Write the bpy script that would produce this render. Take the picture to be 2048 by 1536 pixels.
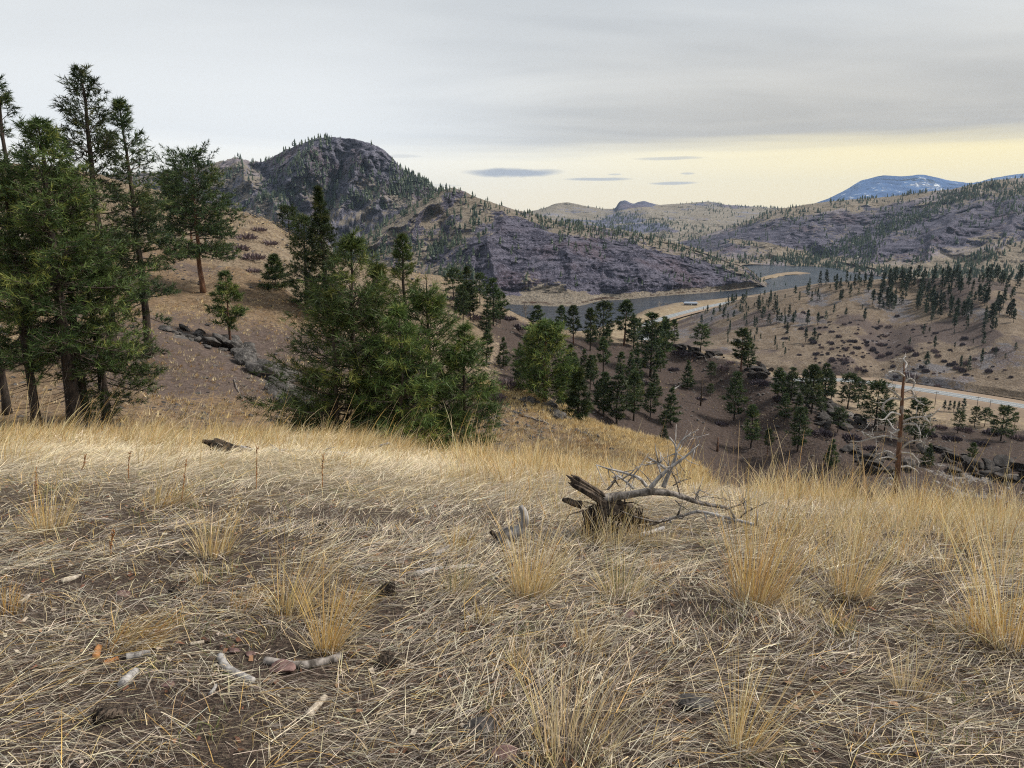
import bpy, math, random
import numpy as np

# ------------------------------------------------------------------ scene, camera, sky, sun
scene = bpy.context.scene
for o in list(bpy.data.objects):
    bpy.data.objects.remove(o)
COL = scene.collection
R = math.radians
FPX = 1462.0                          # focal length of the photograph in its own pixels
PITCH = math.atan((768 - 440) / FPX)  # eye level lies a little above the far mesa
CP, SP = math.cos(PITCH), math.sin(PITCH)

cam_d = bpy.data.cameras.new('camera')
cam_d.sensor_width = 36.0
cam_d.lens = 36.0 * FPX / 2048.0
cam_d.clip_start = 0.1
cam_d.clip_end = 60000
cam = bpy.data.objects.new('camera', cam_d)
cam.location = (0, 0, 0)
cam.rotation_euler = (R(90) - PITCH, 0, 0)
COL.objects.link(cam)
scene.camera = cam

SUN_AZ = R(82)        # to the right of the view, clockwise from +Y
SUN_EL = R(46)
world = bpy.data.worlds.new('World')
scene.world = world
world.use_nodes = True
world.cycles.sampling_method = 'MANUAL'; world.cycles.sample_map_resolution = 256
wn, wl = world.node_tree.nodes, world.node_tree.links
wn.clear()

def N(nodes, typ, **kw):
    n = nodes.new(typ)
    for k, v in kw.items():
        setattr(n, k, v)
    return n

def setin(n, idx, v):
    n.inputs[idx].default_value = v
    return n

class G:
    """small helper to write shader graphs as expressions"""
    def __init__(s, tree):
        s.n, s.l = tree.nodes, tree.links
    def put(s, sock, v):
        if hasattr(v, 'is_output'):
            s.l.new(v, sock)
        else:
            sock.default_value = v
    def math(s, op, a, b=0.0, c=0.0, clamp=False):
        n = s.n.new('ShaderNodeMath'); n.operation = op; n.use_clamp = clamp
        s.put(n.inputs[0], a); s.put(n.inputs[1], b); s.put(n.inputs[2], c)
        return n.outputs[0]
    def sstep(s, x, lo, hi, a=0.0, b=1.0):
        n = s.n.new('ShaderNodeMapRange'); n.interpolation_type = 'SMOOTHSTEP'
        s.put(n.inputs[0], x); s.put(n.inputs[1], lo); s.put(n.inputs[2], hi)
        s.put(n.inputs[3], a); s.put(n.inputs[4], b)
        return n.outputs[0]
    def mix(s, f, a, b, mode='MIX'):
        n = s.n.new('ShaderNodeMix'); n.data_type = 'RGBA'; n.blend_type = mode
        s.put(n.inputs[0], f)
        s.put(n.inputs[6], a if hasattr(a, 'is_output') else (*a, 1)[:4])
        s.put(n.inputs[7], b if hasattr(b, 'is_output') else (*b, 1)[:4])
        return n.outputs[2]
    def noise(s, vec, scale, detail=4, rough=.55, dist=0.0, out=0):
        n = s.n.new('ShaderNodeTexNoise')
        if vec is not None: s.l.new(vec, n.inputs['Vector'])
        n.inputs['Scale'].default_value = scale; n.inputs['Detail'].default_value = detail
        n.inputs['Roughness'].default_value = rough; n.inputs['Distortion'].default_value = dist
        return n.outputs[out]
    def voro(s, vec, scale, feature='F1', out='Distance'):
        n = s.n.new('ShaderNodeTexVoronoi'); n.feature = feature
        s.l.new(vec, n.inputs['Vector']); n.inputs['Scale'].default_value = scale
        return n.outputs[out]
    def mapping(s, vec, loc=(0, 0, 0), rot=(0, 0, 0), scale=(1, 1, 1)):
        n = s.n.new('ShaderNodeMapping'); s.l.new(vec, n.inputs[0])
        n.inputs[1].default_value = loc; n.inputs[2].default_value = rot; n.inputs[3].default_value = scale
        return n.outputs[0]
    def coord(s, which='Object'):
        return s.n.new('ShaderNodeTexCoord').outputs[which]
    def attr(s, name, out='Fac', typ='GEOMETRY'):
        n = s.n.new('ShaderNodeAttribute'); n.attribute_name = name; n.attribute_type = typ
        return n.outputs[out]
    def ramp(s, f, stops):
        n = s.n.new('ShaderNodeValToRGB'); e = n.color_ramp.elements
        e[0].position, e[0].color = stops[0][0], (*stops[0][1], 1)
        e[1].position, e[1].color = stops[-1][0], (*stops[-1][1], 1)
        for p, c in stops[1:-1]:
            k = e.new(p); k.color = (*c, 1)
        s.l.new(f, n.inputs[0])
        return n.outputs[0]
    def bump(s, h, strength=.5, dist=.1, normal=None):
        n = s.n.new('ShaderNodeBump'); n.inputs['Strength'].default_value = strength
        n.inputs['Distance'].default_value = dist; s.l.new(h, n.inputs['Height'])
        if normal is not None: s.l.new(normal, n.inputs['Normal'])
        return n.outputs[0]

# overcast deck with an open warm strip along the horizon
g = G(world.node_tree)
sky = N(wn, 'ShaderNodeTexSky', sky_type='NISHITA', sun_disc=False)
sky.sun_elevation = SUN_EL; sky.sun_rotation = SUN_AZ
sky.altitude = 1100; sky.air_density = 1.0; sky.dust_density = 2.0
tc = N(wn, 'ShaderNodeTexCoord')
sep = N(wn, 'ShaderNodeSeparateXYZ'); wl.new(tc.outputs['Generated'], sep.inputs[0])
X, Y, Z = sep.outputs
el = g.math('MULTIPLY', g.math('ARCSINE', Z), 57.2958)              # elevation in degrees
az = g.math('MULTIPLY', g.math('ARCTAN2', X, Y), 57.2958)           # azimuth, + to the right
zz = g.math('MAXIMUM', Z, 0.015)
comb = N(wn, 'ShaderNodeCombineXYZ')
wl.new(g.math('DIVIDE', X, zz), comb.inputs[0]); wl.new(g.math('DIVIDE', Y, zz), comb.inputs[1])
deckv = g.mapping(comb.outputs[0], scale=(.10, .16, 1))
n1 = g.noise(deckv, 1.5, 4, .6, .5)
n2 = g.noise(g.mapping(comb.outputs[0], loc=(7, 3, 0), rot=(0, 0, .3), scale=(.25, .5, 1)), 1.1, 3, .55, .8)
deck_n = g.math('ADD', g.math('MULTIPLY', n1, .65), g.math('MULTIPLY', n2, .35))
deck = g.ramp(deck_n, [(.34, (4.2, 4.45, 4.7)), (.48, (5.4, 5.65, 5.85)), (.62, (6.7, 6.9, 6.95))])
# toward the light the underside turns a little warmer and greyer low down
lowwarm = g.math('MULTIPLY', g.sstep(el, 17.0, 5.0), g.sstep(az, -16.0, 22.0))
deck = g.mix(lowwarm, deck, g.mix(g.sstep(deck_n, .35, .65), (4.2, 4.05, 3.75), (5.3, 5.05, 4.55)))
leftlight = g.math('MULTIPLY', g.sstep(el, 20.0, 6.0), g.sstep(az, 6.0, -16.0))
deck = g.mix(leftlight, deck, (7.3, 7.5, 7.6))
# the open strip, nearly white on the left and yellow toward the sun's side
warm = g.mix(g.sstep(az, -22.0, 34.0), (9.1, 9.0, 8.6), (9.6, 8.1, 4.3))
warm = g.mix(g.sstep(el, 5.5, 0.5, 0, .5), warm, (8.9, 7.2, 4.6))
warm = g.mix(.08, warm, sky.outputs[0])
edge_n = g.noise(g.mapping(tc.outputs['Generated'], scale=(3, 3, 60)), 1.2, 2, .6)
edge = g.math('ADD', el, g.math('MULTIPLY', g.math('SUBTRACT', edge_n, .5), 1.6))
cover = g.sstep(edge, 4.2, 6.2)
col = g.mix(cover, warm, deck)
# a few thin flat clouds inside the strip, seen edge-on
lens_wob = g.math('MULTIPLY', g.math('SUBTRACT', g.noise(g.mapping(tc.outputs['Generated'], scale=(22, 22, 90)), 1.0, 3, .6), .5), 1.1)
def lens(az0, el0, w, h):
    dx = g.math('DIVIDE', g.math('SUBTRACT', az, az0), w)
    dy = g.math('ADD', g.math('DIVIDE', g.math('SUBTRACT', el, el0), h), lens_wob)
    r = g.math('ADD', g.math('MULTIPLY', dx, dx), g.math('MULTIPLY', dy, dy))
    return g.sstep(r, 1.0, .15)
fac = None
for px, py, wpx, hpx, k in ((1026, 351, 108, 10, 1), (1190, 364, 75, 4, .75), (1335, 372, 52, 3.5, .75),
                            (1325, 327, 75, 4.0, .5), (1222, 355, 16, 2.2, .5), (1362, 355, 16, 2.6, .55),
                            (810, 322, 50, 4, .3), (880, 375, 60, 3, .25)):
    a0 = math.degrees(math.atan((px - 1024) / FPX / 1.0)); e0 = math.degrees(math.atan((440 - py) / FPX))
    m = g.math('MULTIPLY', lens(a0, e0, wpx / FPX * 57.3, hpx / FPX * 57.3), k)
    fac = m if fac is None else g.math('MAXIMUM', fac, m)
col = g.mix(fac, col, (3.8, 4.0, 4.4))
# below the horizon only the ground's own tone
col = g.mix(g.sstep(el, -.5, -3.0), col, (2.0, 1.8, 1.5))
bg = N(wn, 'ShaderNodeBackground'); wl.new(col, bg.inputs[0]); bg.inputs[1].default_value = 0.05
wo = N(wn, 'ShaderNodeOutputWorld'); wl.new(bg.outputs[0], wo.inputs[0])

sun_d = bpy.data.lights.new('sun', 'SUN')
sun_d.energy = 2.2; sun_d.angle = R(11); sun_d.color = (1.0, .93, .82)
sun = bpy.data.objects.new('sun', sun_d)
sun.rotation_euler = (R(90) - SUN_EL, 0, math.pi - SUN_AZ)
COL.objects.link(sun)

scene.render.engine = 'CYCLES'
scene.view_settings.view_transform = 'Standard'
scene.view_settings.look = 'None'
scene.view_settings.exposure = 1.28
scene.view_settings.gamma = 1.0
scene.view_settings.use_curve_mapping = False
scene.cycles.use_denoising = False
scene.cycles.filter_width = 1.15
scene.cycles.max_bounces = 5
scene.cycles.diffuse_bounces = 2
scene.cycles.volume_bounces = 0
scene.cycles.transparent_max_bounces = 4

rng = np.random.default_rng(7)
random.seed(7)

# ------------------------------------------------------------------ helpers
def ray(px, py):
    u = (np.asarray(px, float) - 1024) / FPX; v = (768 - np.asarray(py, float)) / FPX
    return u, CP + v * SP, -SP + v * CP

def pix(px, py, d):
    """the point at forward distance d (metres) seen at photograph pixel (px, py)"""
    x, y, z = ray(px, py)
    k = np.asarray(d, float) / y
    return np.stack([x * k, y * k, z * k], -1)

def unpix(P):
    P = np.asarray(P, float)
    f = P[..., 1] * CP - P[..., 2] * SP
    up = P[..., 1] * SP + P[..., 2] * CP
    return 1024 + FPX * P[..., 0] / f, 768 - FPX * up / f

def on_level(px, py, z):
    x, y, zz = ray(px, py)
    return z / zz * y            # forward distance at which that pixel's ray meets level z

def _hash(ix, iy, iz, seed):
    h = (ix.astype(np.uint32) * np.uint32(374761393) + iy.astype(np.uint32) * np.uint32(668265263)
         + iz.astype(np.uint32) * np.uint32(2147483647) + np.uint32(seed * 1013904223 & 0xffffffff))
    h = (h ^ (h >> np.uint32(13))) * np.uint32(1274126177)
    h = (h ^ (h >> np.uint32(16))) * np.uint32(2246822519)
    return ((h ^ (h >> np.uint32(15))) & np.uint32(0xffffff)).astype(np.float64) / float(0xffffff)

def vnoise(p, seed=0):
    p = np.asarray(p, float); i = np.floor(p).astype(np.int64); f = p - i
    f = f * f * f * (f * (f * 6 - 15) + 10)
    r = 0
    for dx in (0, 1):
        wx = f[..., 0] if dx else 1 - f[..., 0]
        for dy in (0, 1):
            wy = f[..., 1] if dy else 1 - f[..., 1]
            for dz in (0, 1):
                wz = f[..., 2] if dz else 1 - f[..., 2]
                r = r + wx * wy * wz * _hash(i[..., 0] + dx, i[..., 1] + dy, i[..., 2] + dz, seed)
    return r * 2 - 1

def fbm(p, octv=5, seed=0, gain=.5, lac=2.03, ridged=False):
    p = np.asarray(p, float); a = 1.0; s = 0; t = 0
    for k in range(octv):
        n = vnoise(p, seed + k * 17)
        if ridged: n = 1 - 2 * np.abs(n)
        s = s + a * n; t += a; a *= gain; p = p * lac + 13.7
    return s / t

def P3(x, y, z=0.0):
    return np.stack(np.broadcast_arrays(np.asarray(x, float), y, z), -1)

def sm(a, b, x):
    t = np.clip((np.asarray(x, float) - a) / (b - a), 0, 1)
    return t * t * (3 - 2 * t)

def mesh(name, V, F, mats=(), smooth=False, attrs=None, mat_idx=None):
    """V (n,3); F (m,k) array of equal faces, or list of such arrays"""
    Fs = F if isinstance(F, list) else [F]
    me = bpy.data.meshes.new(name)
    V = np.asarray(V, np.float32)
    me.vertices.add(len(V)); me.vertices.foreach_set('co', V.ravel())
    idx = np.concatenate([np.asarray(f, np.int32).ravel() for f in Fs])
    tot = np.concatenate([np.full(len(f), np.asarray(f).shape[1], np.int32) for f in Fs])
    st = np.concatenate([[0], np.cumsum(tot)[:-1]]).astype(np.int32)
    me.loops.add(len(idx)); me.loops.foreach_set('vertex_index', idx)
    me.polygons.add(len(tot)); me.polygons.foreach_set('loop_start', st)
    me.polygons.foreach_set('loop_total', tot)
    if mat_idx is not None: me.polygons.foreach_set('material_index', np.asarray(mat_idx, np.int32))
    me.update(calc_edges=True)
    me.polygons.foreach_set('use_smooth', np.full(len(tot), bool(smooth)))
    for k, a in (attrs or {}).items():
        a = np.asarray(a, np.float32)
        if a.ndim == 1:
            me.attributes.new(k, 'FLOAT', 'POINT').data.foreach_set('value', a)
        else:
            if a.shape[1] == 3: a = np.concatenate([a, np.ones((len(a), 1), np.float32)], 1)
            me.attributes.new(k, 'FLOAT_COLOR', 'POINT').data.foreach_set('color', a.ravel())
    for m in mats: me.materials.append(m)
    return me

def obj(name, me, parent=None, loc=None):
    o = bpy.data.objects.new(name, me); COL.objects.link(o)
    if parent is not None: o.parent = parent
    if loc is not None: o.location = loc
    return o

def tag(o, label, cat, group=None):
    o['label'] = label; o['category'] = cat
    if group: o['group'] = group
    return o

def struct(o, kind='structure', label=None):
    o['kind'] = kind
    if label: o['label'] = label
    return o

def empty(name, loc=(0, 0, 0)):
    o = bpy.data.objects.new(name, None); COL.objects.link(o); o.location = loc
    o.empty_display_size = .2
    return o

def new_mat(name):
    m = bpy.data.materials.new(name); m.use_nodes = True
    m.node_tree.nodes.clear()
    g = G(m.node_tree)
    out = g.n.new('ShaderNodeOutputMaterial')
    b = g.n.new('ShaderNodeBsdfPrincipled'); g.l.new(b.outputs[0], out.inputs[0])
    b.inputs['Specular IOR Level'].default_value = .2
    b.inputs['Roughness'].default_value = .9
    return m, g, b, out

def grid_faces(nu, nv):
    i = np.arange(nu - 1)[:, None] * nv + np.arange(nv - 1)[None, :]
    return np.stack([i, i + nv, i + nv + 1, i + 1], -1).reshape(-1, 4)

def curve_at(pts, x):
    p = np.asarray(pts, float)
    return [np.interp(x, p[:, 0], p[:, k]) for k in range(1, p.shape[1])]

def smooth1(a, n):
    if n < 1: return a
    k = np.ones(2 * n + 1) / (2 * n + 1)
    return np.convolve(np.pad(a, n, mode='edge'), k, mode='valid')

SHEETS = {}
def sheet(name, x0, x1, nu, rows, nsub, mat, bulges=(), zamp=(), damp=(), masks=None, soft=4, crest=None, edge=None, sink=None):
    """a hill drawn as a sheet through curves (px, py, metres); later rows lie farther away.
    crest = index of the skyline row; zamp/damp = list of (metres, wavelength, ridged) relief"""
    px = np.linspace(x0, x1, nu)
    py, dd = [], []
    for ri, r in enumerate(rows):
        a, b = curve_at(r, px)
        sa = 1 if ri == crest else soft
        py.append(smooth1(a, sa)); dd.append(np.exp(smooth1(np.log(b), soft)))
    py = np.array(py); dd = np.log(np.array(dd))
    T, tv = [], []
    for k, n in enumerate(nsub):
        t = np.linspace(0, 1, n, endpoint=(k == len(nsub) - 1)); T += list(k + t)
    T = np.array(T); nr = len(rows)
    def interp(A):
        k = np.clip(np.floor(T).astype(int), 0, nr - 2); f = (T - k)[:, None]
        p1, p2 = A[k], A[k + 1]
        p0 = np.where((k > 0)[:, None], A[np.maximum(k - 1, 0)], 2 * p1 - p2)
        p3 = np.where((k < nr - 2)[:, None], A[np.minimum(k + 2, nr - 1)], 2 * p2 - p1)
        m1, m2 = (p2 - p0) * .5, (p3 - p1) * .5
        lim = 1.2 * np.abs(p2 - p1)
        m1 = np.clip(m1, -lim, lim); m2 = np.clip(m2, -lim, lim)
        h = (2*f**3 - 3*f**2 + 1) * p1 + (f**3 - 2*f**2 + f) * m1 + (-2*f**3 + 3*f**2) * p2 + (f**3 - f**2) * m2
        return h
    if crest is not None and crest < nr - 1:
        pass
    PY = interp(py).T; D = np.exp(interp(dd).T); PX = np.repeat(px[:, None], len(T), 1)
    front = 1.0 if crest is None else np.clip((crest + .0 - T) / .25, 0, 1)[None, :]
    for line, w, amp in bulges:
        L = np.asarray(line, float); best = np.full(PX.shape, 1e9)
        if damp:
            wob = fbm(P3(PX / 34, PY / 34), 3, 91), fbm(P3(PX / 34, PY / 34), 3, 92)
        else: wob = (0, 0)
        for a, b in zip(L[:-1], L[1:]):
            ab = b - a; X_, Y_ = PX + 16 * wob[0], PY + 16 * wob[1]
            t = np.clip(((X_ - a[0]) * ab[0] + (Y_ - a[1]) * ab[1]) / (ab @ ab), 0, 1)
            best = np.minimum(best, np.hypot(X_ - a[0] - t * ab[0], Y_ - a[1] - t * ab[1]))
        D = D * (1 - amp * (np.exp(-(best / w)) if damp else np.exp(-(best / (1.4 * w)) ** 2)) * front)
    P = pix(PX, PY, D)
    fade = 1.0
    if edge is not None:
        fade = edge(PX, T[None, :])
    for amp, wl_, rd in damp:
        n = fbm(P / wl_, 5, 3, ridged=rd)
        P = P * (1 + (n * amp * front * fade / np.maximum(D, 1))[..., None])
    for amp, wl_, rd in zamp:
        P[..., 2] += fbm(P3(P[..., 0], P[..., 1], P[..., 2] * .6) / wl_, 5, 11, ridged=rd) * amp * fade
    if sink is not None:
        P[..., 2] = P[..., 2] + (sink[2] - P[..., 2]) * sm(sink[0], sink[1], PX)
    # surface normals
    du = np.gradient(P, axis=0); dv = np.gradient(P, axis=1)
    nrm = np.cross(du, dv); nrm /= np.linalg.norm(nrm, axis=-1, keepdims=True) + 1e-12
    nrm *= np.sign(nrm[..., 2:3] + 1e-9)
    at = {}
    if masks: 
        for k, fn in masks.items():
            at[k] = np.clip(fn(PX, PY, P, nrm, T[None, :]), 0, 1).ravel()
    me = mesh(name, P.reshape(-1, 3), grid_faces(*PX.shape), [mat], True, at)
    o = obj(name, me)
    SHEETS[name] = (px, T, P, PX, PY, nrm)
    return o

def inpoly(PX, PY, poly, soft=12.0):
    """signed soft mask of a pixel polygon"""
    poly = np.asarray(poly, float); ins = np.zeros(PX.shape, bool); best = np.full(PX.shape, 1e9)
    for (ax, ay), (bx, by) in zip(poly, np.roll(poly, -1, 0)):
        c = ((ay > PY) != (by > PY)) & (PX < (bx - ax) * (PY - ay) / (by - ay + 1e-9) + ax)
        ins ^= c
        ex, ey = bx - ax, by - ay
        t = np.clip(((PX - ax) * ex + (PY - ay) * ey) / (ex * ex + ey * ey + 1e-9), 0, 1)
        best = np.minimum(best, np.hypot(PX - ax - t * ex, PY - ay - t * ey))
    s = np.where(ins, best, -best)
    return sm(-soft, soft, s)

# ------------------------------------------------------------------ ground materials
def hill_material(name, grass_a, grass_b, rock_a, rock_b, soil, far=1.0, strata=0.0, speck=.5, bump=.6, scree=None):
    """dry grass, rock and bare soil chosen by the masks 'rock' and 'soil', broken up by noise;
    far = size of the finest pattern in metres"""
    m, g, b, out = new_mat(name)
    co = g.coord()
    fine = g.noise(co, 1.0 / far, 3, .62)
    mid = g.noise(co, .16 / far, 3, .6)
    big = g.noise(co, .03 / far, 2, .55)
    grass = g.mix(g.sstep(mid, .38, .62), grass_a, grass_b)
    grass = g.mix(g.sstep(fine, .46, .62, 0, .8), grass, tuple(c * .55 for c in grass_a))
    st = g.mapping(co, rot=(R(24), R(-14), R(20)), scale=(.12, .12, 1.0))
    band = g.noise(st, .55 / far, 3, .65) if strata > 0 else mid
    rock = g.mix(g.sstep(band if strata > 0 else mid, .40, .60), rock_a, rock_b)
    rock = g.mix(g.sstep(big, .52, .66, 0, .55), rock, tuple(c * k for c, k in zip(rock_b, (1.05, .78, .68))))
    crack = g.voro(g.mapping(co, scale=(1, 1, .6)), .45 / far, 'DISTANCE_TO_EDGE')
    rock = g.mix(g.sstep(crack, .10, .0, 0, .55), rock, tuple(c * .45 for c in rock_a))
    rock = g.mix(g.sstep(fine, .52, .66, 0, .75), rock, tuple(min(1, c * 1.7) for c in rock_b))
    rmask = g.math('ADD', g.attr('rock'), g.math('MULTIPLY', g.math('SUBTRACT', g.math('ADD', g.math('MULTIPLY', mid, .6), g.math('MULTIPLY', fine, .4)), .5), 1.7))
    smask = g.math('ADD', g.attr('soil'), g.math('MULTIPLY', g.math('SUBTRACT', g.math('ADD', g.math('MULTIPLY', big, .4), g.math('MULTIPLY', fine, .6)), .5), 1.9))
    col = g.mix(g.sstep(smask, .40, .62), grass, g.mix(g.sstep(fine, .35, .7), soil, tuple(c * 1.7 for c in soil)))
    col = g.mix(g.sstep(rmask, .42, .60), col, rock)
    if speck:      # low dry brush and loose stones, far below a pixel's grasp one by one
        v = g.voro(co, .8 / far); 
        vm = g.math('MULTIPLY', g.sstep(v, .34, .16), g.sstep(mid, .46, .60))
        col = g.mix(g.math('MULTIPLY', vm, speck), col, (.045, .043, .05))
    g.l.new(col, b.inputs['Base Color'])
    h = g.math('ADD', fine, g.math('MULTIPLY', band, 1.4 * strata)) if strata > 0 else fine
    g.l.new(g.bump(h, bump, far * 1.6), b.inputs['Normal'])
    b.inputs['Specular IOR Level'].default_value = .08
    return m

GRASS_A, GRASS_B = (.34, .245, .13), (.44, .33, .18)
m_near = hill_material('orange_grass_hillside', (.152, .106, .068), (.205, .150, .098), (.052, .048, .047), (.115, .106, .10), (.068, .052, .046), far=.30, speck=.5)
m_slope = hill_material('brown_duff_slope', (.165, .125, .088), (.225, .18, .13), (.048, .044, .047), (.15, .14, .136), (.045, .034, .030), far=.55, speck=.6)
m_terr = hill_material('terrace_grass', (.135, .104, .078), (.195, .155, .118), (.060, .056, .064), (.13, .122, .128), (.064, .05, .046), far=1.1, speck=.7)
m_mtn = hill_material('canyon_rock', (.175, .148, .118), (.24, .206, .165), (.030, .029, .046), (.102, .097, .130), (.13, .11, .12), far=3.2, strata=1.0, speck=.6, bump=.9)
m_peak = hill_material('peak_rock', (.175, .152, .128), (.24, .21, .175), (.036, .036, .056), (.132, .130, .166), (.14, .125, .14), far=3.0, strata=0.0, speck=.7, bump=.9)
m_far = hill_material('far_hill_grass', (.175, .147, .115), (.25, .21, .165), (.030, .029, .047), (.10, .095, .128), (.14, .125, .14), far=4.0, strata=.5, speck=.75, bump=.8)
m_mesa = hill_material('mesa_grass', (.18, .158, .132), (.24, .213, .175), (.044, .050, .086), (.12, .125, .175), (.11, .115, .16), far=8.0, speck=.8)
m_flat = hill_material('floodplain_grass', (.225, .172, .115), (.29, .235, .16), (.2, .17, .14), (.26, .23, .2), (.125, .095, .072), far=2.0, speck=.15, bump=.2)

m, g, b, out = new_mat('forested_haze_blue_mountain')
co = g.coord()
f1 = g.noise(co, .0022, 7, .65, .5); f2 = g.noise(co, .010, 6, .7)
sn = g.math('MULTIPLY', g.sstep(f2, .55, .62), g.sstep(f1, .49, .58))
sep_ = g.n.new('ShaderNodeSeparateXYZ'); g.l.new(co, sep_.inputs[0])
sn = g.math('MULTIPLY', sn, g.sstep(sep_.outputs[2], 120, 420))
c = g.mix(g.sstep(f1, .42, .6), (.012, .055, .185), (.032, .10, .27))  # blue of the distant haze put into the forest's base colour
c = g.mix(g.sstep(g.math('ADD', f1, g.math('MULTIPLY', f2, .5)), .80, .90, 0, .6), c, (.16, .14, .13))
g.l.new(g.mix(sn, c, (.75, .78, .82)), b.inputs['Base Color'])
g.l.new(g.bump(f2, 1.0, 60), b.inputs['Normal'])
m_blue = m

m, g, b, out = new_mat('meadow_soil')
co = g.coord()
fine = g.noise(co, 55, 3, .7); mid = g.noise(co, 6, 3, .6)
lit = g.noise(g.mapping(co, rot=(0, 0, .35), scale=(3, 16, 6)), 9, 2, .65)
c = g.mix(g.sstep(fine, .35, .7), (.024, .017, .014), (.085, .058, .046))
c = g.mix(g.sstep(lit, .52, .64, 0, .55), c, (.22, .18, .13))
sepm = g.n.new('ShaderNodeSeparateXYZ'); g.l.new(co, sepm.inputs[0])
farf = g.sstep(sepm.outputs[1], 4.5, 8.0)
c = g.mix(g.math('MULTIPLY', farf, g.sstep(mid, .3, .6, .55, .95)), c, (.40, .33, .21))
g.l.new(c, b.inputs['Base Color'])
g.l.new(g.bump(fine, 1.0, .035), b.inputs['Normal'])
m_soil = m

m, g, b, out = new_mat('river_water')
co = g.coord()
w1 = g.noise(g.mapping(co, rot=(0, 0, .5), scale=(1, 2.4, 1)), .35, 4, .6)
w2 = g.noise(g.mapping(co, rot=(0, 0, .5), scale=(1, 3, 1)), .03, 3, .5)
b.inputs['Base Color'].default_value = (.008, .016, .030, 1)
b.inputs['Roughness'].default_value = .16; b.inputs['Specular IOR Level'].default_value = .5
b.inputs['IOR'].default_value = 1.33
g.l.new(g.bump(g.math('MULTIPLY', w1, g.sstep(w2, .3, .7, .3, 1)), .8, 2.0), b.inputs['Normal'])
m_water = m

m, g, b, out = new_mat('weathered_asphalt')
co = g.coord()
c = g.mix(g.noise(co, .3, 4, .6), (.14, .155, .17), (.20, .215, .23))
g.l.new(c, b.inputs['Base Color']); b.inputs['Roughness'].default_value = .75
m_road = m
m, g, b, out = new_mat('road_shoulder_gravel')
co = g.coord()
g.l.new(g.mix(g.noise(co, .8, 5, .65), (.18, .13, .095), (.26, .20, .15)), b.inputs['Base Color'])
m_gravel = m
m, g, b, out = new_mat('road_paint')
g.l.new(g.mix(g.noise(g.coord(), 2, 3), (.62, .62, .6), (.8, .8, .78)), b.inputs['Base Color']); m_paint = m
m, g, b, out = new_mat('far_plain')
g.l.new(g.mix(g.noise(g.coord(), .01, 5), (.22, .18, .13), (.32, .27, .2)), b.inputs['Base Color']); m_plain = m

# ------------------------------------------------------------------ the lie of the land
WATER = -103.0
FLOOR = -101.4

# the meadow on the hilltop where the photograph was taken
def meadow_z(x, y):
    x = np.asarray(x, float); y = np.asarray(y, float)
    xx = np.clip(x, -7.5, 8.5)
    a = np.interp(xx, [-7, -3, 0, 3.5, 6.5], [.026, .022, .034, .052, .075])
    c = np.interp(xx, [-7, -3, 0, 3.5, 6.5], [.0122, .0128, .0152, .0190, .0235])
    yc = np.clip(y, 0, 15.0)
    z = -1.56 - a * yc - c * yc ** 2 - np.maximum(y - 15.0, 0) * (a + 2 * c * 15.0) * np.interp(xx, [-7, -2, 2, 6], [1.05, 1.05, 1.05, .85])
    z = z + .05 * np.minimum(y, 0)
    z = z + .045 * vnoise(P3(x * .55, y * .55), 5) + .02 * vnoise(P3(x * 1.7, y * 1.7), 6) + .010 * vnoise(P3(x * 5, y * 5), 8)
    return z

def ground_hit(px, py):
    """where the ray through that pixel meets the meadow"""
    x, y, z = ray(px, py)
    t = np.arange(.5, 24, .01)
    h = np.where(z * t < meadow_z(x * t, y * t))[0]
    t = t[h[0]] if len(h) else 12.0
    return np.array([x * t, y * t, float(meadow_z(x * t, y * t))])

gx = np.concatenate([np.linspace(-30, -13, 20, endpoint=False), np.linspace(-13, 14, 190, endpoint=False), np.linspace(14, 44, 30)]); gy = np.concatenate([np.linspace(-14, 0, 24, endpoint=False), np.linspace(0, 14, 140, endpoint=False), np.linspace(14, 26, 40, endpoint=False), np.linspace(26, 62, 30)])
GX, GY = np.meshgrid(gx, gy, indexing='ij')
o = obj('meadow_ground', mesh('meadow_ground', P3(GX, GY, meadow_z(GX, GY)).reshape(-1, 3), grid_faces(*GX.shape), [m_soil], True))
struct(o)

def nz(P, s, seed=0, o=4):
    return fbm(P / s, o, seed)

# near hillside on the left, running down to the right as a grassy spur
near_rows = [
    [(-350, 905, 15), (300, 905, 16), (800, 960, 17), (1000, 985, 22), (1200, 1010, 28), (1400, 1060, 36), (1480, 1080, 42)],
    [(-350, 862, 29), (150, 864, 29), (400, 862, 32), (600, 872, 34), (800, 890, 36), (1000, 885, 40), (1200, 918, 45), (1340, 935, 48), (1480, 1040, 50)],
    [(-350, 690, 50), (0, 690, 50), (300, 690, 52), (460, 690, 60), (600, 740, 58), (800, 800, 55), (1000, 822, 55), (1100, 842, 55), (1200, 872, 55), (1340, 902, 55), (1400, 965, 55), (1480, 1030, 55)],
    [(-350, 500, 85), (0, 490, 88), (200, 486, 90), (300, 496, 90), (400, 527, 86), (480, 540, 84), (560, 575, 80), (620, 620, 76), (700, 680, 72), (800, 725, 68), (900, 748, 66), (970, 768, 64), (1030, 785, 62), (1100, 812, 61), (1200, 852, 60), (1280, 878, 59), (1340, 893, 58), (1400, 950, 57), (1480, 1020, 57)]]
c = near_rows[-1]
near_rows += [[(x, y + 40, d * 1.1) for x, y, d in c], [(x, y + 170, d * 1.3) for x, y, d in c]]
NEAR_ROCK = [[(430, 690), (500, 690), (560, 740), (600, 800), (560, 812), (500, 760), (440, 720)],
             [(350, 655), (400, 668), (430, 690), (390, 692), (345, 680)],
             [(1040, 790), (1095, 806), (1110, 830), (1130, 840), (1060, 830), (1030, 805)]]
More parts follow.
